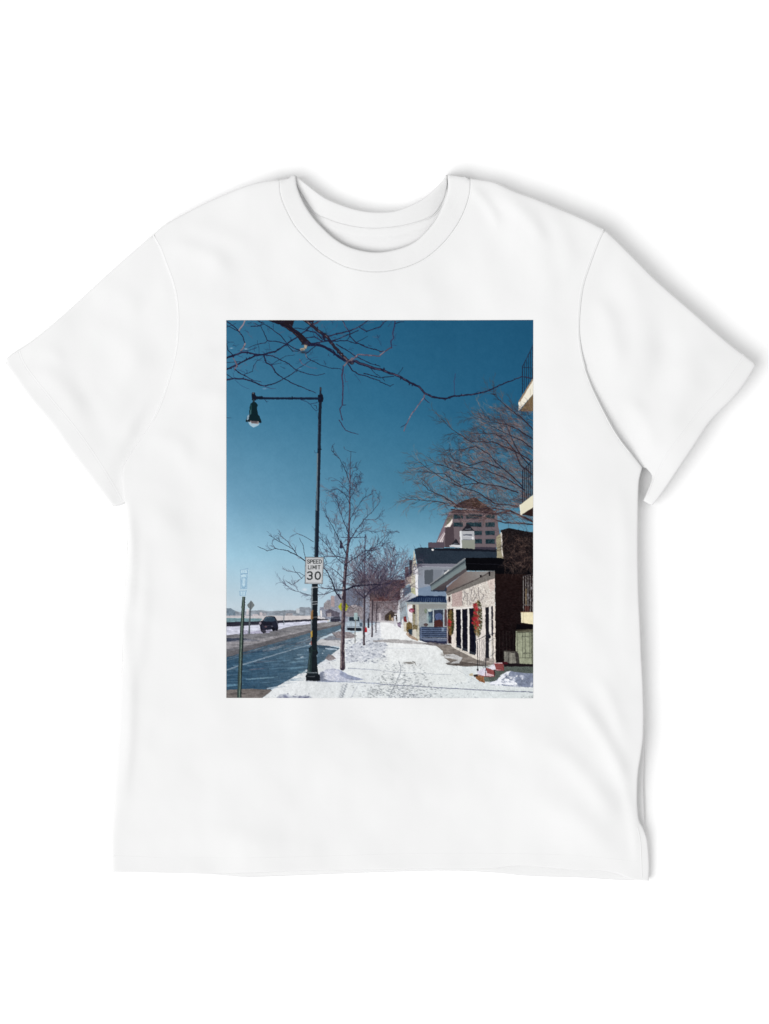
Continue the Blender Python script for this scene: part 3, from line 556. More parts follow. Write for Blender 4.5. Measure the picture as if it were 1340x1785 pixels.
    E(413, 2694, 12, 18, (20,20,28)); E(440, 2692, 9, 17, (24,24,32)); P(q3([(300,1040),(345,1045),(350,1070),(330,1078),(300,1060)]), (40,38,50)); L(q3([(300,1058),(560,1062)]), 6, 3, (90,90,100), .7)
    for i in range(12): E(rnd.uniform(300,340), 2640+rnd.uniform(0,50), 5, 4, rnd.choice(((60,56,72),(16,16,26))), .6)
    L(q3([(505,880),(502,1000)]), 8, 8, (120,128,136))
    # ------------------------------------------------ signs at left
    L(q3([(210,850),(206,950),(200,1080)]), 12, 14, (96,104,110)); L(q3([(213,860),(206,1080)]), 4, 4, (62,68,76), .8)
    P(q3([(180,833),(215,793),(250,833),(213,880)]), (112,118,120)); L(q3([(214,796),(212,880)]), 6, 6, (80,86,92))
    LB = (118,154,184); WT = (206,228,238)
    for pts in ([(125,530),(165,518),(190,515),(186,556),(128,562),(125,530)], [(126,566),(186,560),(180,690),(126,692),(126,566)], [(120,712),(178,708),(172,752),(120,752),(120,712)]):
        P(q3(pts[:-1]), (160,194,214), .8); L([(x+3, y+3) for x, y in q3(pts)], 4, 4, WT, .8); L(q3(pts), 4.5, 4.5, LB, .85)
    for x in (138,150,164,174): L(q3([(x,530),(x,550)]), 6, 6, WT, .9); L(q3([(x+5,532),(x+5,548)]), 2.5, 2.5, LB, .7)
    for x in (140,154,166): L(q3([(x,572),(x,588)]), 7, 7, WT, .9)
    L(q3([(135,596),(172,594),(170,670),(158,682),(140,680),(134,660),(135,596)]), 5, 5, LB, .9); L(q3([(150,604),(150,640),(146,655),(152,664),(162,655),(160,606)]), 6, 6, WT, .9); L(q3([(155,610),(155,650)]), 3, 3, LB)
    for x in (135,148,160): L(q3([(x,722),(x,730)]), 7, 7, WT, .9); L(q3([(x,738),(x+4,750)]), 6, 6, WT, .9); L(q3([(x+6,720),(x+6,748)]), 2.5, 2.5, LB, .6)
    P(q3([(140,760),(168,760),(152,1070),(131,1660),(94,1660),(118,1100)]), (62,76,72)); P(q3([(156,762),(168,762),(153,1070),(131,1660),(122,1660),(140,1100)]), (36,44,46))
    L(q3([(152,765),(136,1060),(116,1650)]), 5, 6, (120,136,124), .9); L(q3([(141,765),(124,1060),(98,1650)]), 3, 4, (40,50,50)); L(q3([(144,765),(156,765)]), 4, 4, (100,120,110))
    # ------------------------------------------------ the near street lamp
    D = (26,34,48)
    P([(812,640),(836,640),(828,900),(824,1160),(818,1400),(812,1660),(804,2070),(768,2070),(778,1660),(788,1400),(796,1100),(800,860)], D)
    P([(790,1160),(800,1160),(792,1660),(784,1660)], (104,118,128)); P([(800,860),(806,860),(800,1140),(796,1120)], (66,84,104), .8)
    L([(783,1660),(776,2060)], 7, 7, (52,68,76)); L([(798,1125),(828,1125)], 8, 8, (18,22,36)); L([(795,1155),(775,1155),(768,1135)], 4, 3, (50,70,96)); L([(800,910),(824,912)], 4, 4, (50,62,84))
    L([(822,590),(822,660)], 17, 18, (34,40,54)); L([(822,590),(822,610)], 12, 12, (60,60,66)); P([(800,650),(842,650),(848,680),(842,712),(802,712),(798,680)], (22,24,38))
    L([(240,680),(560,682),(815,682)], 21, 21, (22,32,52)); L([(260,672),(560,673),(800,675)], 4, 4, (70,96,120), .6); L([(250,678),(310,676)], 27, 27, (20,28,44)); L([(575,668),(575,692)], 10, 10, (16,24,42))
    P([(224,640),(230,628),(252,630),(256,650),(262,660),(260,700),(226,700),(222,672)], (22,26,40)); E(238, 636, 9, 8, (90,96,102), .8); L([(240,695),(240,730)], 14, 20, (38,52,60))
    L([(340,695),(352,712),(366,708)], 5, 4, (40,56,84)); L([(640,690),(690,705),(730,730),(780,722),(795,715)], 5, 6, (40,58,88)); L([(730,728),(760,770),(785,790),(800,780)], 4, 5, (40,58,88)); L([(765,740),(785,745),(790,770)], 5, 5, (40,54,80)); L([(785,800),(800,850)], 3, 3, (60,88,116), .8)
    P([(212,730),(230,715),(258,715),(278,738),(270,760),(276,820),(292,840),(306,880),(298,892),(180,885),(172,875),(184,835),(202,820),(204,760)], (16,36,42))
    P([(184,835),(200,822),(196,862),(180,872)], (140,164,180)); P([(212,740),(224,732),(222,815),(208,820)], (34,70,72), .8); L([(215,780),(210,820)], 6, 6, (90,130,140), .6)
    L([(176,880),(300,888)], 12, 14, (20,26,34)); P([(205,880),(285,882),(278,905),(215,902)], (150,140,140)); P([(190,885),(215,888),(220,902),(278,905),(290,890),(282,918),(240,936),(205,915)], (176,200,214), .85)
    E(244, 889, 30, 11, (84,76,80), .8)
    # pole below the sign
    P([(748,2300),(800,2300),(796,2600),(792,2860),(800,2900),(788,2920),(800,3080),(816,3090),(820,3140),(800,3146),(700,3142),(692,3100),(704,3080),(724,2900),(718,2860),(736,2840),(738,2600)], (26,32,38))
    P([(742,2320),(756,2320),(748,2600),(744,2840),(736,2840),(738,2600)], (120,130,136)); P([(724,2900),(736,2900),(726,3080),(708,3080)], (58,74,76)); P([(736,2850),(752,2850),(744,3070),(726,3070)], (36,50,52))
    for y, c in ((2330,(190,196,200)),(2455,(160,166,170)),(2476,(150,156,160)),(2590,(110,112,112))): L([(745,y),(796,y-3)], 7, 7, c, .85)
    P([(738,2540),(756,2520),(756,2600),(736,2610)], (150,110,66), .8); P([(736,2720),(750,2700),(750,2760),(738,2770)], (196,160,70), .85); P([(736,2800),(746,2796),(746,2830),(736,2830)], (150,70,60), .6)
    L([(722,2880),(792,2878)], 10, 10, (30,42,42)); L([(700,3072),(798,3076)], 10, 10, (60,70,76)); L([(704,3068),(790,3070)], 4, 4, (170,176,182), .8)
    P([(700,3100),(808,3100),(820,3140),(760,3146),(692,3140)], (22,26,32)); L([(712,3104),(770,3106)], 6, 6, (110,116,122), .7); L([(790,2880),(796,2900)], 10, 10, (20,22,26))
    L(q3([(695,1495),(820,1498)]), 7, 7, (150,156,170), .6)
    # speed limit sign
    P(q3([(690,413),(852,416),(842,650),(684,648)]), (70,76,82)); P(q3([(694,417),(848,420),(838,646),(688,644)]), (196,198,200), 1, 8, 12)
    L(q3([(700,424),(842,426),(833,640),(693,638),(700,424)]), 2.5, 2.5, (96,100,104), .8)
    T = (46,50,52)
    def letter(ch, x, y, w, h, t, skew=-.035):
        g = {'S':[[(1,.15),(.75,0),(.25,0),(0,.18),(.1,.42),(.9,.58),(1,.82),(.75,1),(.25,1),(0,.85)]],'P':[[(0,1),(0,0),(.75,0),(1,.15),(1,.4),(.75,.55),(0,.55)]],'E':[[(1,0),(0,0),(0,1),(1,1)],[(0,.5),(.8,.5)]],
             'D':[[(0,0),(0,1),(.65,1),(1,.75),(1,.25),(.65,0),(0,0)]],'L':[[(0,0),(0,1),(1,1)]],'I':[[(.5,0),(.5,1)]],'M':[[(0,1),(0,0),(.5,.75),(1,0),(1,1)]],'T':[[(0,0),(1,0)],[(.5,0),(.5,1)]],
             '3':[[(0,.1),(.3,0),(.7,0),(1,.17),(.95,.4),(.7,.48),(.4,.48)],[(.7,.48),(1,.62),(1,.85),(.7,1),(.25,1),(0,.86)]],'0':[[(.5,0),(.15,.1),(0,.4),(0,.6),(.15,.9),(.5,1),(.85,.9),(1,.6),(1,.4),(.85,.1),(.5,0)]]}[ch]
        for s in g: L(q3([(x+w*a-(y+h*b-413)*.035, y+h*b) for a, b in s]), t, t, T, .96)
    for i, c in enumerate('SPEED'): letter(c, 710+i*26, 439, 18, 30, 6.5)
    for i, c in enumerate('LIMIT'): letter(c, 720+(0,22,39,69,84)[i], 488, (15,4,22,4,18)[i], 31, 6.5)
    letter('3', 716, 545, 38, 64, 13); letter('0', 783, 545, 43, 64, 13)
    # ------------------------------------------------ overhanging branches at the top
    DK = (30,30,54)
    BR = [([(0,10),(60,50),(115,98),(150,150),(165,205)],8,9,DK), ([(165,0),(150,40),(112,95)],13,10,(112,100,112)), ([(165,205),(152,240),(130,265)],13,11,(130,116,120)), ([(0,45),(40,62),(110,98)],5,7,DK), ([(0,65),(60,42),(85,28)],4,3,DK),
          ([(0,330),(70,308),(130,282),(185,280),(240,295),(310,302)],18,12,DK), ([(0,430),(60,405),(150,360),(250,312),(330,300),(430,275),(520,215),(600,160),(640,130),(720,70),(760,30)],17,10,DK),
          ([(0,200),(15,260),(60,305)],7,7,DK), ([(0,215),(20,190),(65,190)],4,3,DK), ([(5,370),(70,365),(120,360)],5,5,DK), ([(60,330),(85,370),(95,395),(75,430)],8,11,(110,96,108)),
          ([(0,520),(70,508),(150,512),(220,530),(290,565),(330,575),(400,560),(500,512),(570,470),(660,400),(735,350)],14,5,DK), ([(80,430),(130,470),(200,505),(235,525),(310,540)],11,4,DK), ([(150,480),(230,445),(240,400),(270,355),(310,335)],6,4,DK),
          ([(60,460),(75,520),(130,570),(205,600)],4,3,(48,78,112)), ([(0,470),(35,492),(60,508)],6,5,DK), ([(150,35),(165,0)],8,8,(150,138,144)),
          ([(310,20),(300,50),(335,120),(358,178)],6,7,DK), ([(215,55),(290,52),(330,35),(400,80),(480,140),(530,205),(600,250),(640,262)],6,9,DK), ([(240,25),(290,50)],5,4,DK), ([(270,0),(320,30)],8,8,DK),
          ([(180,250),(270,212),(340,200),(358,180),(430,185),(530,212)],4,9,DK), ([(130,270),(200,262),(270,240)],4,3,DK), ([(270,175),(285,260),(290,300)],3,3,DK), ([(530,212),(580,270),(640,268)],7,6,DK),
          ([(290,300),(400,310),(470,345),(540,378),(615,440),(700,465),(790,482),(860,466)],10,5,DK), ([(330,315),(350,370),(395,395),(430,455),(500,510),(600,560),(700,600),(780,635)],12,6,DK), ([(390,390),(470,340),(520,312),(600,302)],5,3,DK), ([(400,390),(480,372)],4,3,DK),
          ([(560,190),(565,150)],3,3,DK), ([(330,575),(380,592),(430,598)],6,3,(60,60,92)), ([(620,440),(610,455)],8,5,DK),
          ([(700,320),(740,350),(820,390),(900,415),(1000,425)],6,5,DK), ([(640,340),(660,380),(720,410),(790,420)],7,4,(96,92,116)), ([(690,290),(700,330)],8,5,(110,100,112)), ([(700,345),(770,325),(800,322)],4,2,(50,70,104)),
          ([(690,295),(760,240),(830,180),(870,140)],7,7,DK), ([(640,130),(700,90),(780,110),(830,160)],9,10,DK), ([(700,155),(770,145),(850,190)],9,8,DK), ([(720,205),(830,190),(960,170),(1060,130),(1150,90)],10,8,DK),
          ([(830,70),(920,20),(970,10)],4,3,(60,90,122)), ([(880,120),(960,60),(970,25)],4,3,(60,84,116)), ([(860,150),(960,120),(1070,98),(1170,50),(1240,0)],13,8,(34,34,56)), ([(1010,0),(1040,60),(1075,100),(1080,140),(1140,200),(1250,245),(1340,270)],9,9,DK), ([(1020,20),(1050,80)],5,5,(96,96,120)),
          ([(1160,60),(1220,98),(1340,60),(1400,0)],9,8,DK), ([(1150,40),(1230,30),(1290,20)],4,3,(70,96,124)), ([(1130,200),(1180,170),(1235,140)],6,3,DK), ([(860,180),(960,185),(1060,180),(1150,205),(1200,220)],8,7,DK), ([(1050,180),(1080,130)],6,5,DK),
          ([(740,220),(830,215),(930,260),(960,310),(1030,360)],8,8,DK), ([(960,210),(1060,270),(1140,320),(1260,380),(1340,400)],9,7,DK), ([(600,70),(680,80),(720,60),(800,10)],7,5,DK), ([(760,40),(830,0)],12,8,(72,66,80)),
          ([(1060,380),(1100,440),(1150,470),(1230,490),(1340,530)],11,7,DK), ([(1120,470),(1170,545)],4,2,(44,60,92)), ([(1200,465),(1340,500),(1460,490)],8,7,DK), ([(1240,400),(1290,455),(1340,490)],5,4,DK), ([(1340,540),(1430,575),(1460,560)],8,4,DK), ([(1500,470),(1530,430),(1540,410)],5,3,DK), ([(1360,500),(1380,530)],4,4,DK),
          ([(1100,345),(1150,300),(1240,305),(1340,315)],14,11,(84,76,94)), ([(1340,310),(1380,275),(1440,240)],13,13,(74,68,86)), ([(1440,240),(1435,180),(1460,155),(1452,115),(1465,60),(1470,10)],9,10,(50,48,78)), ([(1470,30),(1520,15),(1550,15)],7,4,DK), ([(1340,275),(1370,270)],14,6,(50,46,66)),
          ([(1020,400),(1010,480),(1018,580),(1015,680),(1012,740),(990,775),(1012,870)],14,9,(58,54,80)), ([(985,870),(1010,915),(1040,960),(1100,980),(1150,995)],9,5,(52,50,76)), ([(1015,740),(1045,738)],5,3,DK), ([(1030,470),(1040,540)],6,3,(60,66,96)), ([(1055,550),(1070,640)],3,2,(60,86,118)), ([(1035,540),(1060,535)],4,3,(70,70,96)),
          ([(0,852),(45,850)],5,3,(40,56,84)),
          ([(1728,640),(1720,680),(1660,760),(1610,830),(1575,900),(1548,965)],11,8,(98,88,106)), ([(1570,900),(1520,935)],6,4,DK), ([(1725,680),(1770,722)],8,4,(50,48,74)), ([(1988,655),(1985,540),(1996,465)],6,5,(58,62,96)), ([(2150,650),(2205,615)],4,3,DK)]
    for pts, a, b, c in BR: branch(pts, a*.95, b*.95, c, (170,160,166) if sum(c) > 225 and max(a, b) > 9 else ((70,66,96) if max(a, b) > 8 else None))
    # heavy limbs
    P([(345,-5),(600,-5),(575,60),(660,120),(740,200),(700,240),(650,190),(600,120),(540,80),(480,45),(400,20)], (34,28,36))
    branch([(480,40),(580,95),(650,165),(700,215)], 22, 26, (36,30,40), (66,54,58)); branch([(400,10),(540,60),(620,120)], 16, 14, (28,24,36))
    P([(700,-5),(770,-5),(760,20),(730,20)], (34,30,44)); L([(420,5),(560,35)], 14, 20, (30,26,34))
    branch([(670,-10),(740,45),(820,105),(880,145),(930,215),(990,285),(1050,345),(1100,375)], 25, 27, (40,36,48), (124,112,116))
    branch([(710,215),(790,215),(860,235),(930,280),(1000,330),(1050,360)], 22, 14, DK); branch([(840,120),(860,180),(950,180)], 14, 9, DK); soft(850, 150, 30, 22, (36,32,48), .7); soft(860, 120, 24, 12, (26,24,36), .8)
    branch([(1050,360),(1130,360),(1190,385),(1260,410),(1340,428),(1400,452),(1490,482),(1600,545),(1680,580),(1728,638),(1800,670),(1910,684),(1990,660),(2160,645),(2270,620),(2420,553),(2570,495),(2680,510)], 24, 7, (32,32,54), (88,80,100))
    L([(700,215),(690,240),(655,262)], 20, 16, (130,120,106)); E(662, 254, 22, 11, (176,168,150)); E(690, 225, 12, 20, (176,166,150), .8); soft(670, 280, 30, 12, (44,40,50), .9); soft(662, 258, 24, 12, (70,62,62), .55); E(700, 200, 24, 20, (38,34,46), .8)
    L([(1030,395),(1060,360),(1100,330)], 12, 10, (120,106,112)); soft(1070, 365, 26, 16, (40,36,52), .7); soft(1092, 352, 12, 10, (150,132,130), .7)
    for x, y in ((175,250),(45,245)): soft(x, y, 18, 5, (190,210,226), .7)
    soft(335, 598, 22, 6, (150,160,190), .6); soft(640, 420, 16, 6, (120,140,176), .6)
    for i in range(85):
        x = rnd.uniform(0, 1500); y = rnd.uniform(0, 480-.15*x)
        twig(x, y, rnd.uniform(0, 6.28), rnd.uniform(20, 60), 3.4, rnd.choice(((44,46,76),(36,38,64),(92,88,112))), 1, .6, .7)
    # ------------------------------------------------ edge line, softness of a screen print
    # a little irregularity everywhere, as in a compressed picture
    calm = np.ones((H, W), np.float32); calm[int(2040*K):int(2320*K), int(660*K):int(870*K)] = 0; calm[:int(2040*K), int(740*K):int(880*K)] = .25
    gx_ = np.arange(W)[None]+((vnoise(H, W, 20, 21)-.5)*3+(vnoise(H, W, 6, 22)-.5)*2.6)*calm
    gy_ = np.arange(H)[:, None]+((vnoise(H, W, 20, 23)-.5)*3+(vnoise(H, W, 6, 24)-.5)*2.6)*calm
    img = img[np.clip(gy_, 0, H-1).astype(np.int32), np.clip(gx_, 0, W-1).astype(np.int32)]
    lower = np.clip((np.arange(H)/K-2490)/60, 0, 1)[:, None, None].astype(np.float32)
    grain = ((vnoise(H, W, 4, 25)-.5)*.16+(vnoise(H, W, 14, 26)-.5)*.10+(vnoise(H, W, 40, 27)-.5)*.07)[..., None]
    img = img*(1+grain*lower*np.where(img.mean(2, keepdims=True) > 190, .55, 1.25))
    img[:, :3] = img[:, :3]*.5+np.array((120,118,116))*.5; img[:3] = img[:3]*.6+np.array((96,90,86))*.4
    out = img.reshape(PH, SSAA, PW, SSAA, 3).mean((1, 3))
    e = np.pad(out, ((1, 1), (1, 1), (0, 0)), 'edge')
    out = out*1.36-.09*(e[:-2, 1:-1]+e[2:, 1:-1]+e[1:-1, :-2]+e[1:-1, 2:])
    out += (vnoise(PH, PW, 9, 5)-.5)[..., None]*2.5+(vnoise(PH, PW, 2.2, 6)-.5)[..., None]*3.5
    return np.clip(out, 0, 255)/255.0
# ----------------------------------------------------------------
import bpy
from mathutils.geometry import delaunay_2d_cdt
from mathutils import Vector
MM = 0.001
S = 0.6*MM                     # metres for one unit of the cutting pattern below
CX, CY = 670.0, 892.5
scene = bpy.context.scene
col = scene.collection
def wx(x): return (x-CX)*S
def wy(y): return (CY-y)*S
def tag(o, label=None, cat=None, kind=None):
    if label: o['label'] = label
    if cat: o['category'] = cat
    if kind: o['kind'] = kind
    return o
def link(name, me, mat, parent=None):
    o = bpy.data.objects.new(name, me); col.objects.link(o)
    if mat: me.materials.append(mat)
    if parent: o.parent = parent
    return o
# ------------------------------------------------ smooth curve through points
def spline(pts, step=5, closed=False):
    P_ = [np.array(p, float) for p in pts]; out = []; n = len(P_)
    for i in range(n if closed else n-1):
        p1, p2 = P_[i], P_[(i+1) % n]
        p0 = P_[(i-1) % n] if (closed or i > 0) else p1
        p3 = P_[(i+2) % n] if (closed or i < n-2) else p2
        k = max(1, int(np.hypot(*(p2-p1))/step))
        for j in range(k):
            t = j/k
            out.append(tuple(.5*((2*p1)+(-p0+p2)*t+(2*p0-5*p1+4*p2-p3)*t*t+(-p0+3*p1-3*p2+p3)*t**3)))
    if not closed: out.append(tuple(P_[-1]))
    return out
def seg_dist(X, Y, line, closed=False):
    A = np.array(line); B = np.roll(A, -1, 0)
    if not closed: A, B = A[:-1], B[:-1]
    best = np.full(X.shape, 1e9)
    for (ax, ay), (bx, by) in zip(A, B):
        dx, dy = bx-ax, by-ay; L2 = dx*dx+dy*dy+1e-9
        t = np.clip(((X-ax)*dx+(Y-ay)*dy)/L2, 0, 1)
        np.minimum(best, (X-ax-t*dx)**2+(Y-ay-t*dy)**2, out=best)
    return np.sqrt(best)
def inside(X, Y, poly):
    m = np.zeros(X.shape, bool); n = len(poly)
    for i in range(n):
        ax, ay = poly[i]; bx, by = poly[(i+1) % n]
        if ay == by: continue
        m ^= ((ay > Y) != (by > Y)) & (X < (bx-ax)*(Y-ay)/(by-ay)+ax)
    return m
def sst(a, b, x):
    t = np.clip((x-a)/(b-a), 0, 1); return t*t*(3-2*t)
_ng = np.random.RandomState(11).rand(8, 80, 80)*2-1
def wn(X, Y, cell, k):
    x = np.asarray(X)/cell+17.3; y = np.asarray(Y)/cell+9.1
    xi = np.floor(x).astype(int); yi = np.floor(y).astype(int); fx = x-xi; fy = y-yi
    fx = fx**3*(fx*(6*fx-15)+10); fy = fy**3*(fy*(6*fy-15)+10); g = _ng[k]
    return ((g[yi % 80, xi % 80]*(1-fx)+g[yi % 80, (xi+1) % 80]*fx)*(1-fy)+(g[(yi+1) % 80, xi % 80]*(1-fx)+g[(yi+1) % 80, (xi+1) % 80]*fx)*fy)
# ------------------------------------------------ outlines of the pieces
NECK_SEAM = spline([(487,314),(490,343),(503,374),(518,399),(547,430),(575,451),(609,467),(656,474),(702,467),(738,452),(769,427),(794,396),(810,365),(818,336),(819,312)])
NECK_IN = spline([(515,306),(518,327),(528,352),(541,373),(556,391),(584,417),(615,433),(656,440),(697,433),(728,418),(757,387),(772,358),(780,333),(780,305)])
NECK_TOP = spline([(515,306),(534,321),(565,344),(597,358),(628,367),(656,370),(688,368),(716,358),(741,344),(763,324),(780,305)])
SH_L = spline([(265,411),(287,392),(321,373),(373,347),(429,325),(460,317),(487,314)])
SH_R = spline([(819,312),(848,316),(865,320),(897,335),(933,348),(969,363),(1018,384),(1053,402)])
ARM_L = spline([(265,411),(276,429),(289,463),(302,500),(308,541),(307,595),(298,641),(284,688),(270,723),(254,751),(230,787),(215,814),(213,841),(217,878)])
ARM_R = spline([(1053,402),(1042,425),(1026,469),(1016,502),(1011,542),(1010,582),(1016,623),(1028,663),(1042,695),(1058,727),(1078,762),(1098,788),(1119,815)])
SIDE_R = spline([(1119,815),(1114,834),(1112,861),(1111,923),(1111,972),(1112,1034),(1115,1096),(1117,1145),(1120,1200),(1121,1245),(1120,1285),(1116,1315),(1111,1350),(1110,1395),(1113,1428),(1120,1442),(1127,1460),(1130,1480),(1132,1509),(1131,1536)])
HEM_F = spline([(1131,1536),(1101,1533),(1075,1523),(1043,1518),(1012,1518),(956,1513),(900,1510),(855,1515),(777,1515),(652,1517),(526,1519),(411,1523),(364,1525),(333,1524),(254,1522),(194,1521)])
SIDE_L = spline([(194,1521),(193,1461),(197,1409),(202,1330),(207,1250),(210,1185),(213,1151),(213,1084),(215,1039),(217,1005),(221,950),(221,905),(217,878)])
FRONT = NECK_SEAM[:-1]+SH_R[:-1]+ARM_R[:-1]+SIDE_R[:-1]+HEM_F[:-1]+SIDE_L[:-1]+ARM_L[::-1][:-1]+SH_L[:-1]
OUT_R = spline([(1053,402),(1074,421),(1106,453),(1143,490),(1203,542),(1263,594),(1312,632)])+spline([(1316,636),(1300,663),(1275,695),(1239,731),(1211,772),(1179,820),(1155,856),(1137,880)])+spline([(1135,881),(1121,873)])+spline([(1121,872),(1132,846),(1136,830),(1126,816)])
OUT_L = spline([(265,411),(239,433),(201,466),(149,513),(97,560),(56,593),(19,617),(10,625),(8,633),(22,653),(52,695),(89,739),(119,782),(149,822),(173,854),(193,880)])+spline([(196,883),(209,880),(219,875)])
SLEEVE_R = OUT_R+[(x-10, y) for x, y in ARM_R[::-1][1:]]
SLEEVE_L = OUT_L+[(x+10, y-1) for x, y in ARM_L[::-1][1:]]
BACK = spline([(213,1100),(207,1250),(202,1330),(197,1409),(194,1461),(195,1520)])[:-1]+spline([(195,1520),(254,1521),(364,1525),(398,1528),(432,1530),(500,1528),(650,1522),(780,1519),(855,1522),(922,1528),(1012,1531),(1079,1535),(1130,1535)])[:-1]+spline([(1130,1535),(1131,1509),(1129,1480),(1125,1450),(1122,1379),(1123,1312),(1121,1245),(1119,1194),(1115,1096),(1110,1034),(1109,923),(1112,840)])+[(1105,812),(1000,600),(1040,430),(1040,404),(933,356),(848,324),(819,318),(790,318),(760,340),(716,366),(656,378),(600,368),(550,344),(505,318),(487,320),(429,333),(321,382),(275,410),(305,500),(300,640),(230,810),(222,905),(218,1005)]
# ------------------------------------------------ how high the cloth lies
# creases: x1, y1, x2, y2, half width, height in mm
FOLDS = [(1000,1215,1092,1368,15,2.6),(1040,1180,1085,1290,13,1.2),(960,1300,1070,1425,20,2.2),(930,1390,1060,1480,26,1.6),(1085,1360,1112,1500,9,1.0),
         (823,330,868,392,9,1.5),(868,340,950,425,15,1.9),(960,375,990,470,18,1.2),(905,400,960,520,24,1.2),(835,420,850,560,26,1.0),
         (300,428,400,470,18,1.5),(330,395,440,440,20,1.1),(300,660,385,615,15,1.3),(300,700,400,690,18,1.0),(262,760,330,800,20,1.2),
         (226,900,224,1060,9,1.6),(226,1140,216,1380,10,1.5),(250,960,238,1180,12,.8),(330,800,420,930,28,1.0),(262,880,320,1020,24,.9),
         (450,1300,760,1440,60,1.8),(250,1400,420,1300,40,1.4),(700,1350,980,1420,50,1.5),(240,1470,500,1480,26,.9),(820,1250,960,1330,32,1.1),
         (560,480,480,560,30,.8),(640,490,760,520,26,.7),(1080,860,1085,1080,14,.7),(960,900,1010,1100,36,1.0),(300,1050,350,1240,34,.9),(1000,1080,1070,1200,26,1.0)]
FOLDS_R = [(1085,480,1130,640,26,1.6),(1150,560,1120,720,30,-1.8),(1210,620,1140,760,26,1.3),(1040,520,1075,640,18,1.2),(1100,700,1130,790,18,1.4),(1170,660,1250,620,18,.9)]
FOLDS_L = [(60,640,140,720,22,1.4),(150,560,250,640,26,1.2),(270,425,296,520,12,1.1),(200,700,250,620,24,1.0),(120,660,190,790,20,-1.0),(180,500,240,540,24,.9),(220,770,262,700,14,1.4),(40,615,110,625,16,.9)]
def folds(X, Y, F):
    z = 0
    for x1, y1, x2, y2, w, a in F:
        dx, dy = x2-x1, y2-y1; L2 = dx*dx+dy*dy
        t = ((X-x1)*dx+(Y-y1)*dy)/L2; tc = np.clip(t, 0, 1)
        bend = np.sin(np.clip(t, -.2, 1.2)*3.14)*w*.5
        px, py = X-x1-t*dx, Y-y1-t*dy; s = (px*-dy+py*dx)/math.sqrt(L2)+bend
        e = np.maximum(np.abs(t-.5)-.25, 0)/.38
        z = z+a*np.exp(-(s/w)**2)*np.exp(-e*e*2.2)
    return z
def rough(X, Y):
    return wn(X, Y, 95, 0)*1.7+wn(X+30, Y, 48, 1)*.75+wn(X, Y+11, 23, 2)*.16+wn(X, Y, 11, 3)*.04
def z_base(X, Y):
    top = 14*(1-sst(300, 640, Y))*(1-.3*sst(760, 1110, X)); right = 14*sst(760, 1110, X)*(1-.7*sst(1380, 1530, Y)); left = 1.5*(1-sst(215, 500, X))
    return 8+top+right-left-2.4*sst(1300, 1530, Y)+rough(X, Y)
def z_body(X, Y): return z_base(X, Y)+1.5*folds(X, Y, FOLDS)
def z_right(X, Y):
    d = seg_dist(X, Y, ARM_R); low = sst(560, 790, Y); w = np.exp(-(d/24)**2)
    return (z_base(X, Y)-.7+4*sst(1080, 1300, X)+9*sst(1080, 1190, X)*sst(600, 800, Y)-3*sst(900, 1050, X)*(1-sst(380, 620, Y))*(1-w)
            +1.7*folds(X, Y, FOLDS_R)*(1-w)+1.5*folds(X, Y, FOLDS)*w-(4.5*np.exp(-(d/38)**2)+3)*low)
def z_left(X, Y):
    d = seg_dist(X, Y, ARM_L); low = sst(640, 800, Y); w = np.exp(-(d/24)**2)
    return z_base(X, Y)-.7+1.5*folds(X, Y, FOLDS_L)*(1-w)+1.5*folds(X, Y, FOLDS)*w-(2.5*np.exp(-(d/20)**2)+.4)*low
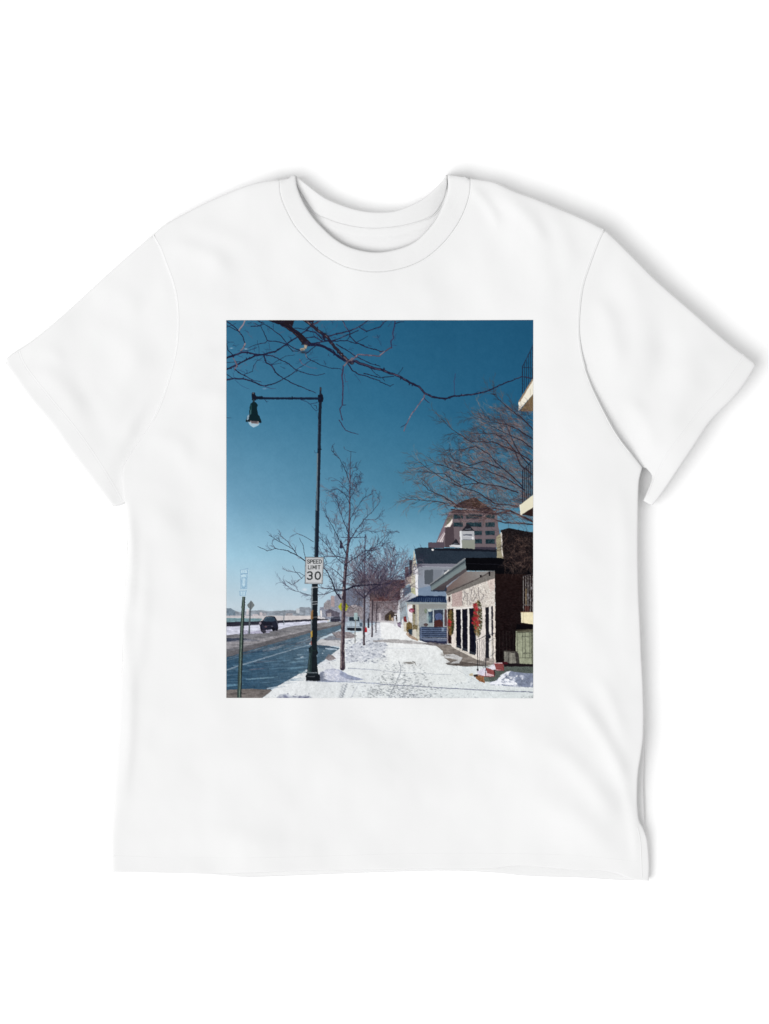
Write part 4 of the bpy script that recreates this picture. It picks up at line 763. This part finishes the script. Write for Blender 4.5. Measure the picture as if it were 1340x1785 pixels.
# ------------------------------------------------ cloth piece: filled outline with a rolled edge and a turned-under border
def cloth(name, outline, zf, mat, parent, pitch=6, edges=(), under=7.0, low=1.0, inset=14, offs=(0, 1.2, 2.6, 5, 8.5, 13), raised=0):
    bp = []
    for p in outline:
        if not bp or math.hypot(p[0]-bp[-1][0], p[1]-bp[-1][1]) > 1.2: bp.append((float(p[0]), float(p[1])))
    if math.hypot(bp[0][0]-bp[-1][0], bp[0][1]-bp[-1][1]) < 1.2: bp.pop()
    n = len(bp); A = np.array(bp)
    T = np.roll(A, -1, 0)-np.roll(A, 1, 0); T /= np.hypot(T[:, 0], T[:, 1])[:, None]+1e-9
    area = .5*np.sum(A[:, 0]*np.roll(A[:, 1], -1)-np.roll(A[:, 0], -1)*A[:, 1])
    N = np.stack([-T[:, 1], T[:, 0]], 1)*(1 if area > 0 else -1)       # inward
    pts = list(bp)
    for o in offs[1:]:
        Q = A+N*o; d = seg_dist(Q[:, 0], Q[:, 1], bp, True)
        ok = (d > o*.93) & inside(Q[:, 0], Q[:, 1], bp)
        pts += [tuple(q) for q in Q[ok]]
    x0, y0 = A.min(0); x1, y1 = A.max(0)
    gx, gy = np.meshgrid(np.arange(x0+pitch/2, x1, pitch), np.arange(y0+pitch/2, y1, pitch))
    gx[::2] += pitch/2; gx = gx.ravel(); gy = gy.ravel()
    ok = inside(gx, gy, bp); gx, gy = gx[ok], gy[ok]
    d = seg_dist(gx, gy, bp, True); ok = d > offs[-1]+pitch*.6
    pts += list(zip(gx[ok].tolist(), gy[ok].tolist()))
    res = delaunay_2d_cdt([Vector(p) for p in pts], [(i, (i+1) % n) for i in range(n)], [], 1, 1e-4)
    V = np.array([tuple(v) for v in res[0]]); F = [tuple(f) for f in res[2]]
    loop = [None]*n
    for vi, orig in enumerate(res[3]):
        for o in orig:
            if o < n: loop[o] = vi
    dall = seg_dist(V[:, 0], V[:, 1], bp, True)
    Z = zf(V[:, 0], V[:, 1])+raised; cut = np.zeros(len(V))
    for line, h, w in edges:
        d = seg_dist(V[:, 0], V[:, 1], line)
        cut = np.maximum(cut, h*(1-np.sqrt(np.clip(1-(1-np.clip(d/w, 0, 1))**2, 0, 1))))
    Z = Z-cut
    Z = np.maximum(Z, low)
    verts = [(wx(x), wy(y), z*MM) for (x, y), z in zip(V, Z)]
    faces = [f if True else f for f in F]
    # border turned under
    prev = loop
    zb = np.array([Z[i] for i in loop])
    for drop, ins in ((.25, .6), (.6, 3), (1.0, inset)):
        ring = []
        for i in range(n):
            z = max(.4, zb[i]-min(under, zb[i]-.4)*drop) if under < 90 else max(.4, zb[i]*(1-drop))
            ring.append(len(verts)); verts.append((wx(bp[i][0]+N[i][0]*ins), wy(bp[i][1]+N[i][1]*ins), z*MM))
        for i in range(n):
            j = (i+1) % n
            if None in (prev[i], prev[j]): continue
            faces.append((prev[i], prev[j], ring[j], ring[i]))
        prev = ring
    me = bpy.data.meshes.new(name); me.from_pydata(verts, [], faces); me.update()
    # make the top face up
    import bmesh
    bm = bmesh.new(); bm.from_mesh(me); bm.normal_update()
    for f in bm.faces:
        if f.index < len(F) and f.normal.z < 0: f.normal_flip()
    bmesh.ops.recalc_face_normals(bm, faces=[f for f in bm.faces if f.index >= len(F)])
    bm.to_mesh(me); bm.free()
    me.polygons.foreach_set('use_smooth', [True]*len(me.polygons))
    return link(name, me, mat, parent)
def ribbon(name, line, zf, width, h, mat, parent):                      # a rounded strip following the cloth (stitching, tape)
    A = np.array(line, float); T = np.gradient(A, axis=0); T /= np.hypot(T[:, 0], T[:, 1])[:, None]+1e-9
    N = np.stack([-T[:, 1], T[:, 0]], 1); verts = []; faces = []; k = 5
    for j in range(k):
        u = (j/(k-1)-.5)*width; Q = A+N*u; z = zf(Q[:, 0], Q[:, 1])+h*math.sqrt(max(0, 1-(2*u/width)**2))-.05
        for q, zz in zip(Q, z): verts.append((wx(q[0]), wy(q[1]), zz*MM))
    n = len(A)
    for j in range(k-1):
        for i in range(n-1): faces.append((j*n+i, j*n+i+1, (j+1)*n+i+1, (j+1)*n+i))
    me = bpy.data.meshes.new(name); me.from_pydata(verts, [], faces); me.update()
    if sum(p.normal.z for p in me.polygons) < 0: me.flip_normals()
    me.polygons.foreach_set('use_smooth', [True]*len(me.polygons))
    return link(name, me, mat, parent)
# ------------------------------------------------ materials
def mat_base(name, colour, rough_=.9):
    m = bpy.data.materials.new(name); m.use_nodes = True; nt = m.node_tree; b = nt.nodes['Principled BSDF']
    b.inputs['Base Color'].default_value = (*colour, 1); b.inputs['Roughness'].default_value = rough_
    b.inputs['Specular IOR Level'].default_value = 0.0
    return m, nt, b
def knit(name, colour, strength):
    m, nt, b = mat_base(name, colour)
    tc = nt.nodes.new('ShaderNodeTexCoord')
    w = nt.nodes.new('ShaderNodeTexWave'); w.wave_type = 'BANDS'; w.bands_direction = 'X'; w.inputs['Scale'].default_value = 330; w.inputs['Distortion'].default_value = 1.2; w.inputs['Detail'].default_value = 2; w.inputs['Detail Scale'].default_value = 3
    nz = nt.nodes.new('ShaderNodeTexNoise'); nz.inputs['Scale'].default_value = 420; nz.inputs['Detail'].default_value = 4
    ad = nt.nodes.new('ShaderNodeMath'); ad.operation = 'ADD'
    bp = nt.nodes.new('ShaderNodeBump'); bp.inputs['Strength'].default_value = strength; bp.inputs['Distance'].default_value = .0006
    nt.links.new(tc.outputs['Object'], w.inputs['Vector']); nt.links.new(tc.outputs['Object'], nz.inputs['Vector'])
    nt.links.new(w.outputs['Fac'], ad.inputs[0]); nt.links.new(nz.outputs['Fac'], ad.inputs[1])
    nt.links.new(ad.outputs[0], bp.inputs['Height']); nt.links.new(bp.outputs['Normal'], b.inputs['Normal'])
    n2 = nt.nodes.new('ShaderNodeTexNoise'); n2.inputs['Scale'].default_value = 9; n2.inputs['Detail'].default_value = 3
    mx = nt.nodes.new('ShaderNodeMix'); mx.data_type = 'RGBA'
    mx.inputs[6].default_value = (*[c*.985 for c in colour], 1); mx.inputs[7].default_value = (*[min(1, c*1.01) for c in colour], 1)
    nt.links.new(tc.outputs['Object'], n2.inputs['Vector']); nt.links.new(n2.outputs['Fac'], mx.inputs[0]); nt.links.new(mx.outputs[2], b.inputs['Base Color'])
    return m
ALB = .785
COTTON = knit('white_cotton', (ALB, ALB, ALB), .12)
RIB = knit('white_rib_knit', (ALB, ALB, ALB), .25)
THREAD, _, _ = mat_base('thread', (.78, .78, .78))
FLOORM, _, _ = mat_base('white_paper', (.97, .97, .97))
INK, nt, b = mat_base('printed_ink', (.5, .5, .5), .8)
at = nt.nodes.new('ShaderNodeAttribute'); at.attribute_name = 'ink'
nt.links.new(at.outputs['Color'], b.inputs['Base Color'])
# ------------------------------------------------ the surface it lies on
me = bpy.data.meshes.new('floor'); me.from_pydata([(-4,-4,0),(4,-4,0),(4,4,0),(-4,4,0)], [], [(0,1,2,3)])
tag(link('floor', me, FLOORM), kind='structure')
# ------------------------------------------------ the shirt
shirt = bpy.data.objects.new('t_shirt', None); col.objects.link(shirt)
tag(shirt, 'white short sleeved crew neck cotton t-shirt with a printed winter street photograph on its chest', 't-shirt')

back = cloth('back_panel', BACK, lambda X, Y: 1.6+.4*wn(X, Y, 60, 4)+5*sst(1040, 1120, X)*(1-sst(1400, 1520, Y)), COTTON, shirt, pitch=16, edges=[(BACK, .8, 3)], under=2, inset=3)
front = cloth('front_panel', FRONT, z_body, COTTON, shirt, pitch=6, under=99, low=3.4,
    edges=[(SH_L, 2.5, 8), (SH_R, 2.2, 8), (SIDE_L, 2.2, 9), (SIDE_R, 1.2, 4), (HEM_F, .6, 2.5), (ARM_L, .25, 2), (ARM_R, .25, 2), ([p for p in ARM_R if p[1] > 640], 1.6, 9), (NECK_SEAM, .5, 2.5)])
for nm, out, rim, zf in (('L', SLEEVE_L, OUT_L, z_left), ('R', SLEEVE_R, OUT_R, z_right)):
    sl = cloth('sleeve', out, zf, COTTON, shirt, pitch=6, edges=[(rim, 1.6, 6)], under=99)
    if nm == 'L':
        tag(sl, 'sleeve at the left of the photo, its hem turned to the lower left')
        line = spline([(33,612),(46,640),(86,691),(131,745),(167,796),(196,843),(212,872)], 3); line2 = [(x-3.2, y+2) for x, y in line]
        seamline = [(x+.5, y) for x, y in spline(ARM_L[::4], 3) if y < 745]
    else:
        tag(sl, 'sleeve at the right of the photo, its hem raised and casting a shadow')
        line = spline([(1294,618),(1281,640),(1256,674),(1218,714),(1187,754),(1160,791),(1144,822),(1128,862)], 3); line2 = [(x+2.6, y+2.4) for x, y in line]
        seamline = None
    ribbon('hem_stitching', line, zf, 1.6, .28, THREAD, sl); ribbon('hem_stitching', line2, zf, 1.2, .2, THREAD, sl)
# seam allowances along the armholes, on the body side
ribbon('armhole_seam', [p for p in spline([(x-3.2, y-1) for x, y in ARM_R[::5]], 3) if p[1] < 790], z_body, 2.0, .35, THREAD, front)
ribbon('armhole_seam', [p for p in spline([(x+2.6, y-1) for x, y in ARM_L[::5]], 3) if p[1] < 735], z_body, 2.0, .35, THREAD, front)
ribbon('side_seam', spline([(1111,1442),(1116,1465),(1118,1500),(1119,1530)], 3), z_body, 2.0, .4, THREAD, front)
ribbon('hem_stitching', spline([(198,1493),(300,1497),(420,1497),(560,1494),(700,1490),(850,1489),(1000,1492),(1112,1503)], 6), z_body, 1.5, .22, THREAD, front)
# crew neck
def offs_line(line, k):
    A = np.array(line); T = np.gradient(A, axis=0); T /= np.hypot(T[:, 0], T[:, 1])[:, None]+1e-9
    return [tuple(q) for q in A+np.stack([-T[:, 1], T[:, 0]], 1)*k]
def z_neck(X, Y): return z_body(X, Y)+.25
band = cloth('neckband', NECK_SEAM+[(809,309),(795,307)]+NECK_IN[::-1]+[(507,308),(500,312)], z_neck, RIB, shirt, pitch=4, edges=[(NECK_IN, 1.6, 5), (NECK_SEAM, .5, 2.5), ([(487,314),(500,312),(515,306)], 2.5, 8), ([(780,305),(795,307),(819,312)], 2.2, 8)], under=6, inset=5)
ribbon('neck_stitching', offs_line(NECK_SEAM[4:-4], 2.6), z_body, 1.4, .2, THREAD, band)
def z_collar(X, Y):
    yt = np.interp(X, [p[0] for p in NECK_TOP], [p[1] for p in NECK_TOP])
    side = np.exp(-((X-530)/26)**2)+.5*np.exp(-((X-772)/16)**2)
    return 18.5-.11*np.clip(Y-yt, 0, 90)-3.0*side*sst(0, 30, Y-yt)+.25*wn(X, Y, 30, 5)
LOW = spline([(520,330),(534,352),(550,372),(569,380),(590,388),(628,396),(666,397),(709,391),(753,376),(772,350),(778,330)])
bb = cloth('back_neckband', NECK_TOP+[(779,320)]+LOW[::-1]+[(515,318)], z_collar, RIB, shirt, pitch=4, edges=[(NECK_TOP, 1.6, 5), (LOW, .5, 3)], under=99, inset=2)
YOKE = [(516,316)]+NECK_TOP[6:-6]+[(779,318),(800,345)]+[(788,384),(765,414),(736,440),(702,455),(656,460),(610,454),(580,438),(554,418),(528,388),(512,360)]
def z_yoke(X, Y):
    d = Y-np.interp(X, [p[0] for p in LOW], [p[1] for p in LOW])
    return z_collar(X, Y)-1.1-.9*np.exp(-((d-22)/5)**2)*sst(560, 600, X)*(1-sst(700, 740, X))+.9*np.exp(-((d-13)/6)**2)-1.0*sst(18, 45, d)
yk = cloth('inner_back', YOKE, z_yoke, COTTON, shirt, pitch=3.5, under=3, inset=2)
ribbon('neck_tape', offs_line(LOW[6:-6], 1.5), lambda X, Y: z_collar(X, Y)-.4, 1.5, .3, THREAD, yk)
# ------------------------------------------------ the print on the chest
pic = paint_print()
lin = np.where(pic <= .04045, pic/12.92, ((pic+.055)/1.055)**2.4)
EGAIN = 1.135
lin = np.clip(lin/EGAIN, 0, .95)
PX0, PY0, PX1, PY1 = 394.0, 558.0, 929.0, 1217.0
gx, gy = np.meshgrid(np.linspace(PX0, PX1, PW), np.linspace(PY0, PY1, PH))
gz = z_body(gx, gy)+.3
co = np.stack([wx(gx), wy(gy), gz*MM], -1).reshape(-1, 3).astype(np.float32)
i0 = (np.arange(PH-1)[:, None]*PW+np.arange(PW-1)[None]).ravel()
quads = np.stack([i0, i0+PW, i0+PW+1, i0+1], 1).astype(np.int32)
me = bpy.data.meshes.new('printed_photograph')
me.vertices.add(PW*PH); me.vertices.foreach_set('co', co.ravel())
me.loops.add(quads.size); me.loops.foreach_set('vertex_index', quads.ravel())
me.polygons.add(len(quads)); me.polygons.foreach_set('loop_start', np.arange(0, quads.size, 4, dtype=np.int32))
me.update(calc_edges=True); me.validate()
me.polygons.foreach_set('use_smooth', [True]*len(me.polygons))
ca = me.color_attributes.new('ink', 'FLOAT_COLOR', 'POINT')
rgba = np.ones((PW*PH, 4), np.float32); rgba[:, :3] = lin.reshape(-1, 3); ca.data.foreach_set('color', rgba.ravel())
pr = link('printed_photograph', me, INK, shirt)
tag(pr, 'rectangular colour print of a snowy street with bare trees, a tall street lamp and a speed limit 30 sign under a blue sky')
# ------------------------------------------------ camera, lamp, even studio light
cam = bpy.data.cameras.new('camera'); co_ = bpy.data.objects.new('camera', cam); col.objects.link(co_)
HC = 5.0; co_.location = (0, 0, HC); co_.rotation_euler = (0, 0, 0)
cam.sensor_fit = 'VERTICAL'; cam.sensor_height = 24; cam.lens = 24*(HC-.014)/(1785*S); cam.clip_end = 50
scene.camera = co_
w = bpy.data.worlds.new('World'); scene.world = w; w.use_nodes = True
w.node_tree.nodes['Background'].inputs[0].default_value = (1, 1, 1, 1); w.node_tree.nodes['Background'].inputs[1].default_value = .66
la = bpy.data.lights.new('softbox', 'AREA'); la.shape = 'DISK'; la.size = 11.8; la.energy = 1355
lo = bpy.data.objects.new('softbox', la); col.objects.link(lo)
D = Vector((-.70, -.38, 1.1)).normalized()*14; lo.location = D; lo.rotation_euler = D.to_track_quat('Z', 'Y').to_euler()
vs = scene.view_settings; vs.view_transform = 'Standard'; vs.look = 'None'; vs.exposure = 0; vs.gamma = 1; vs.use_curve_mapping = False
scene.render.engine = 'CYCLES'
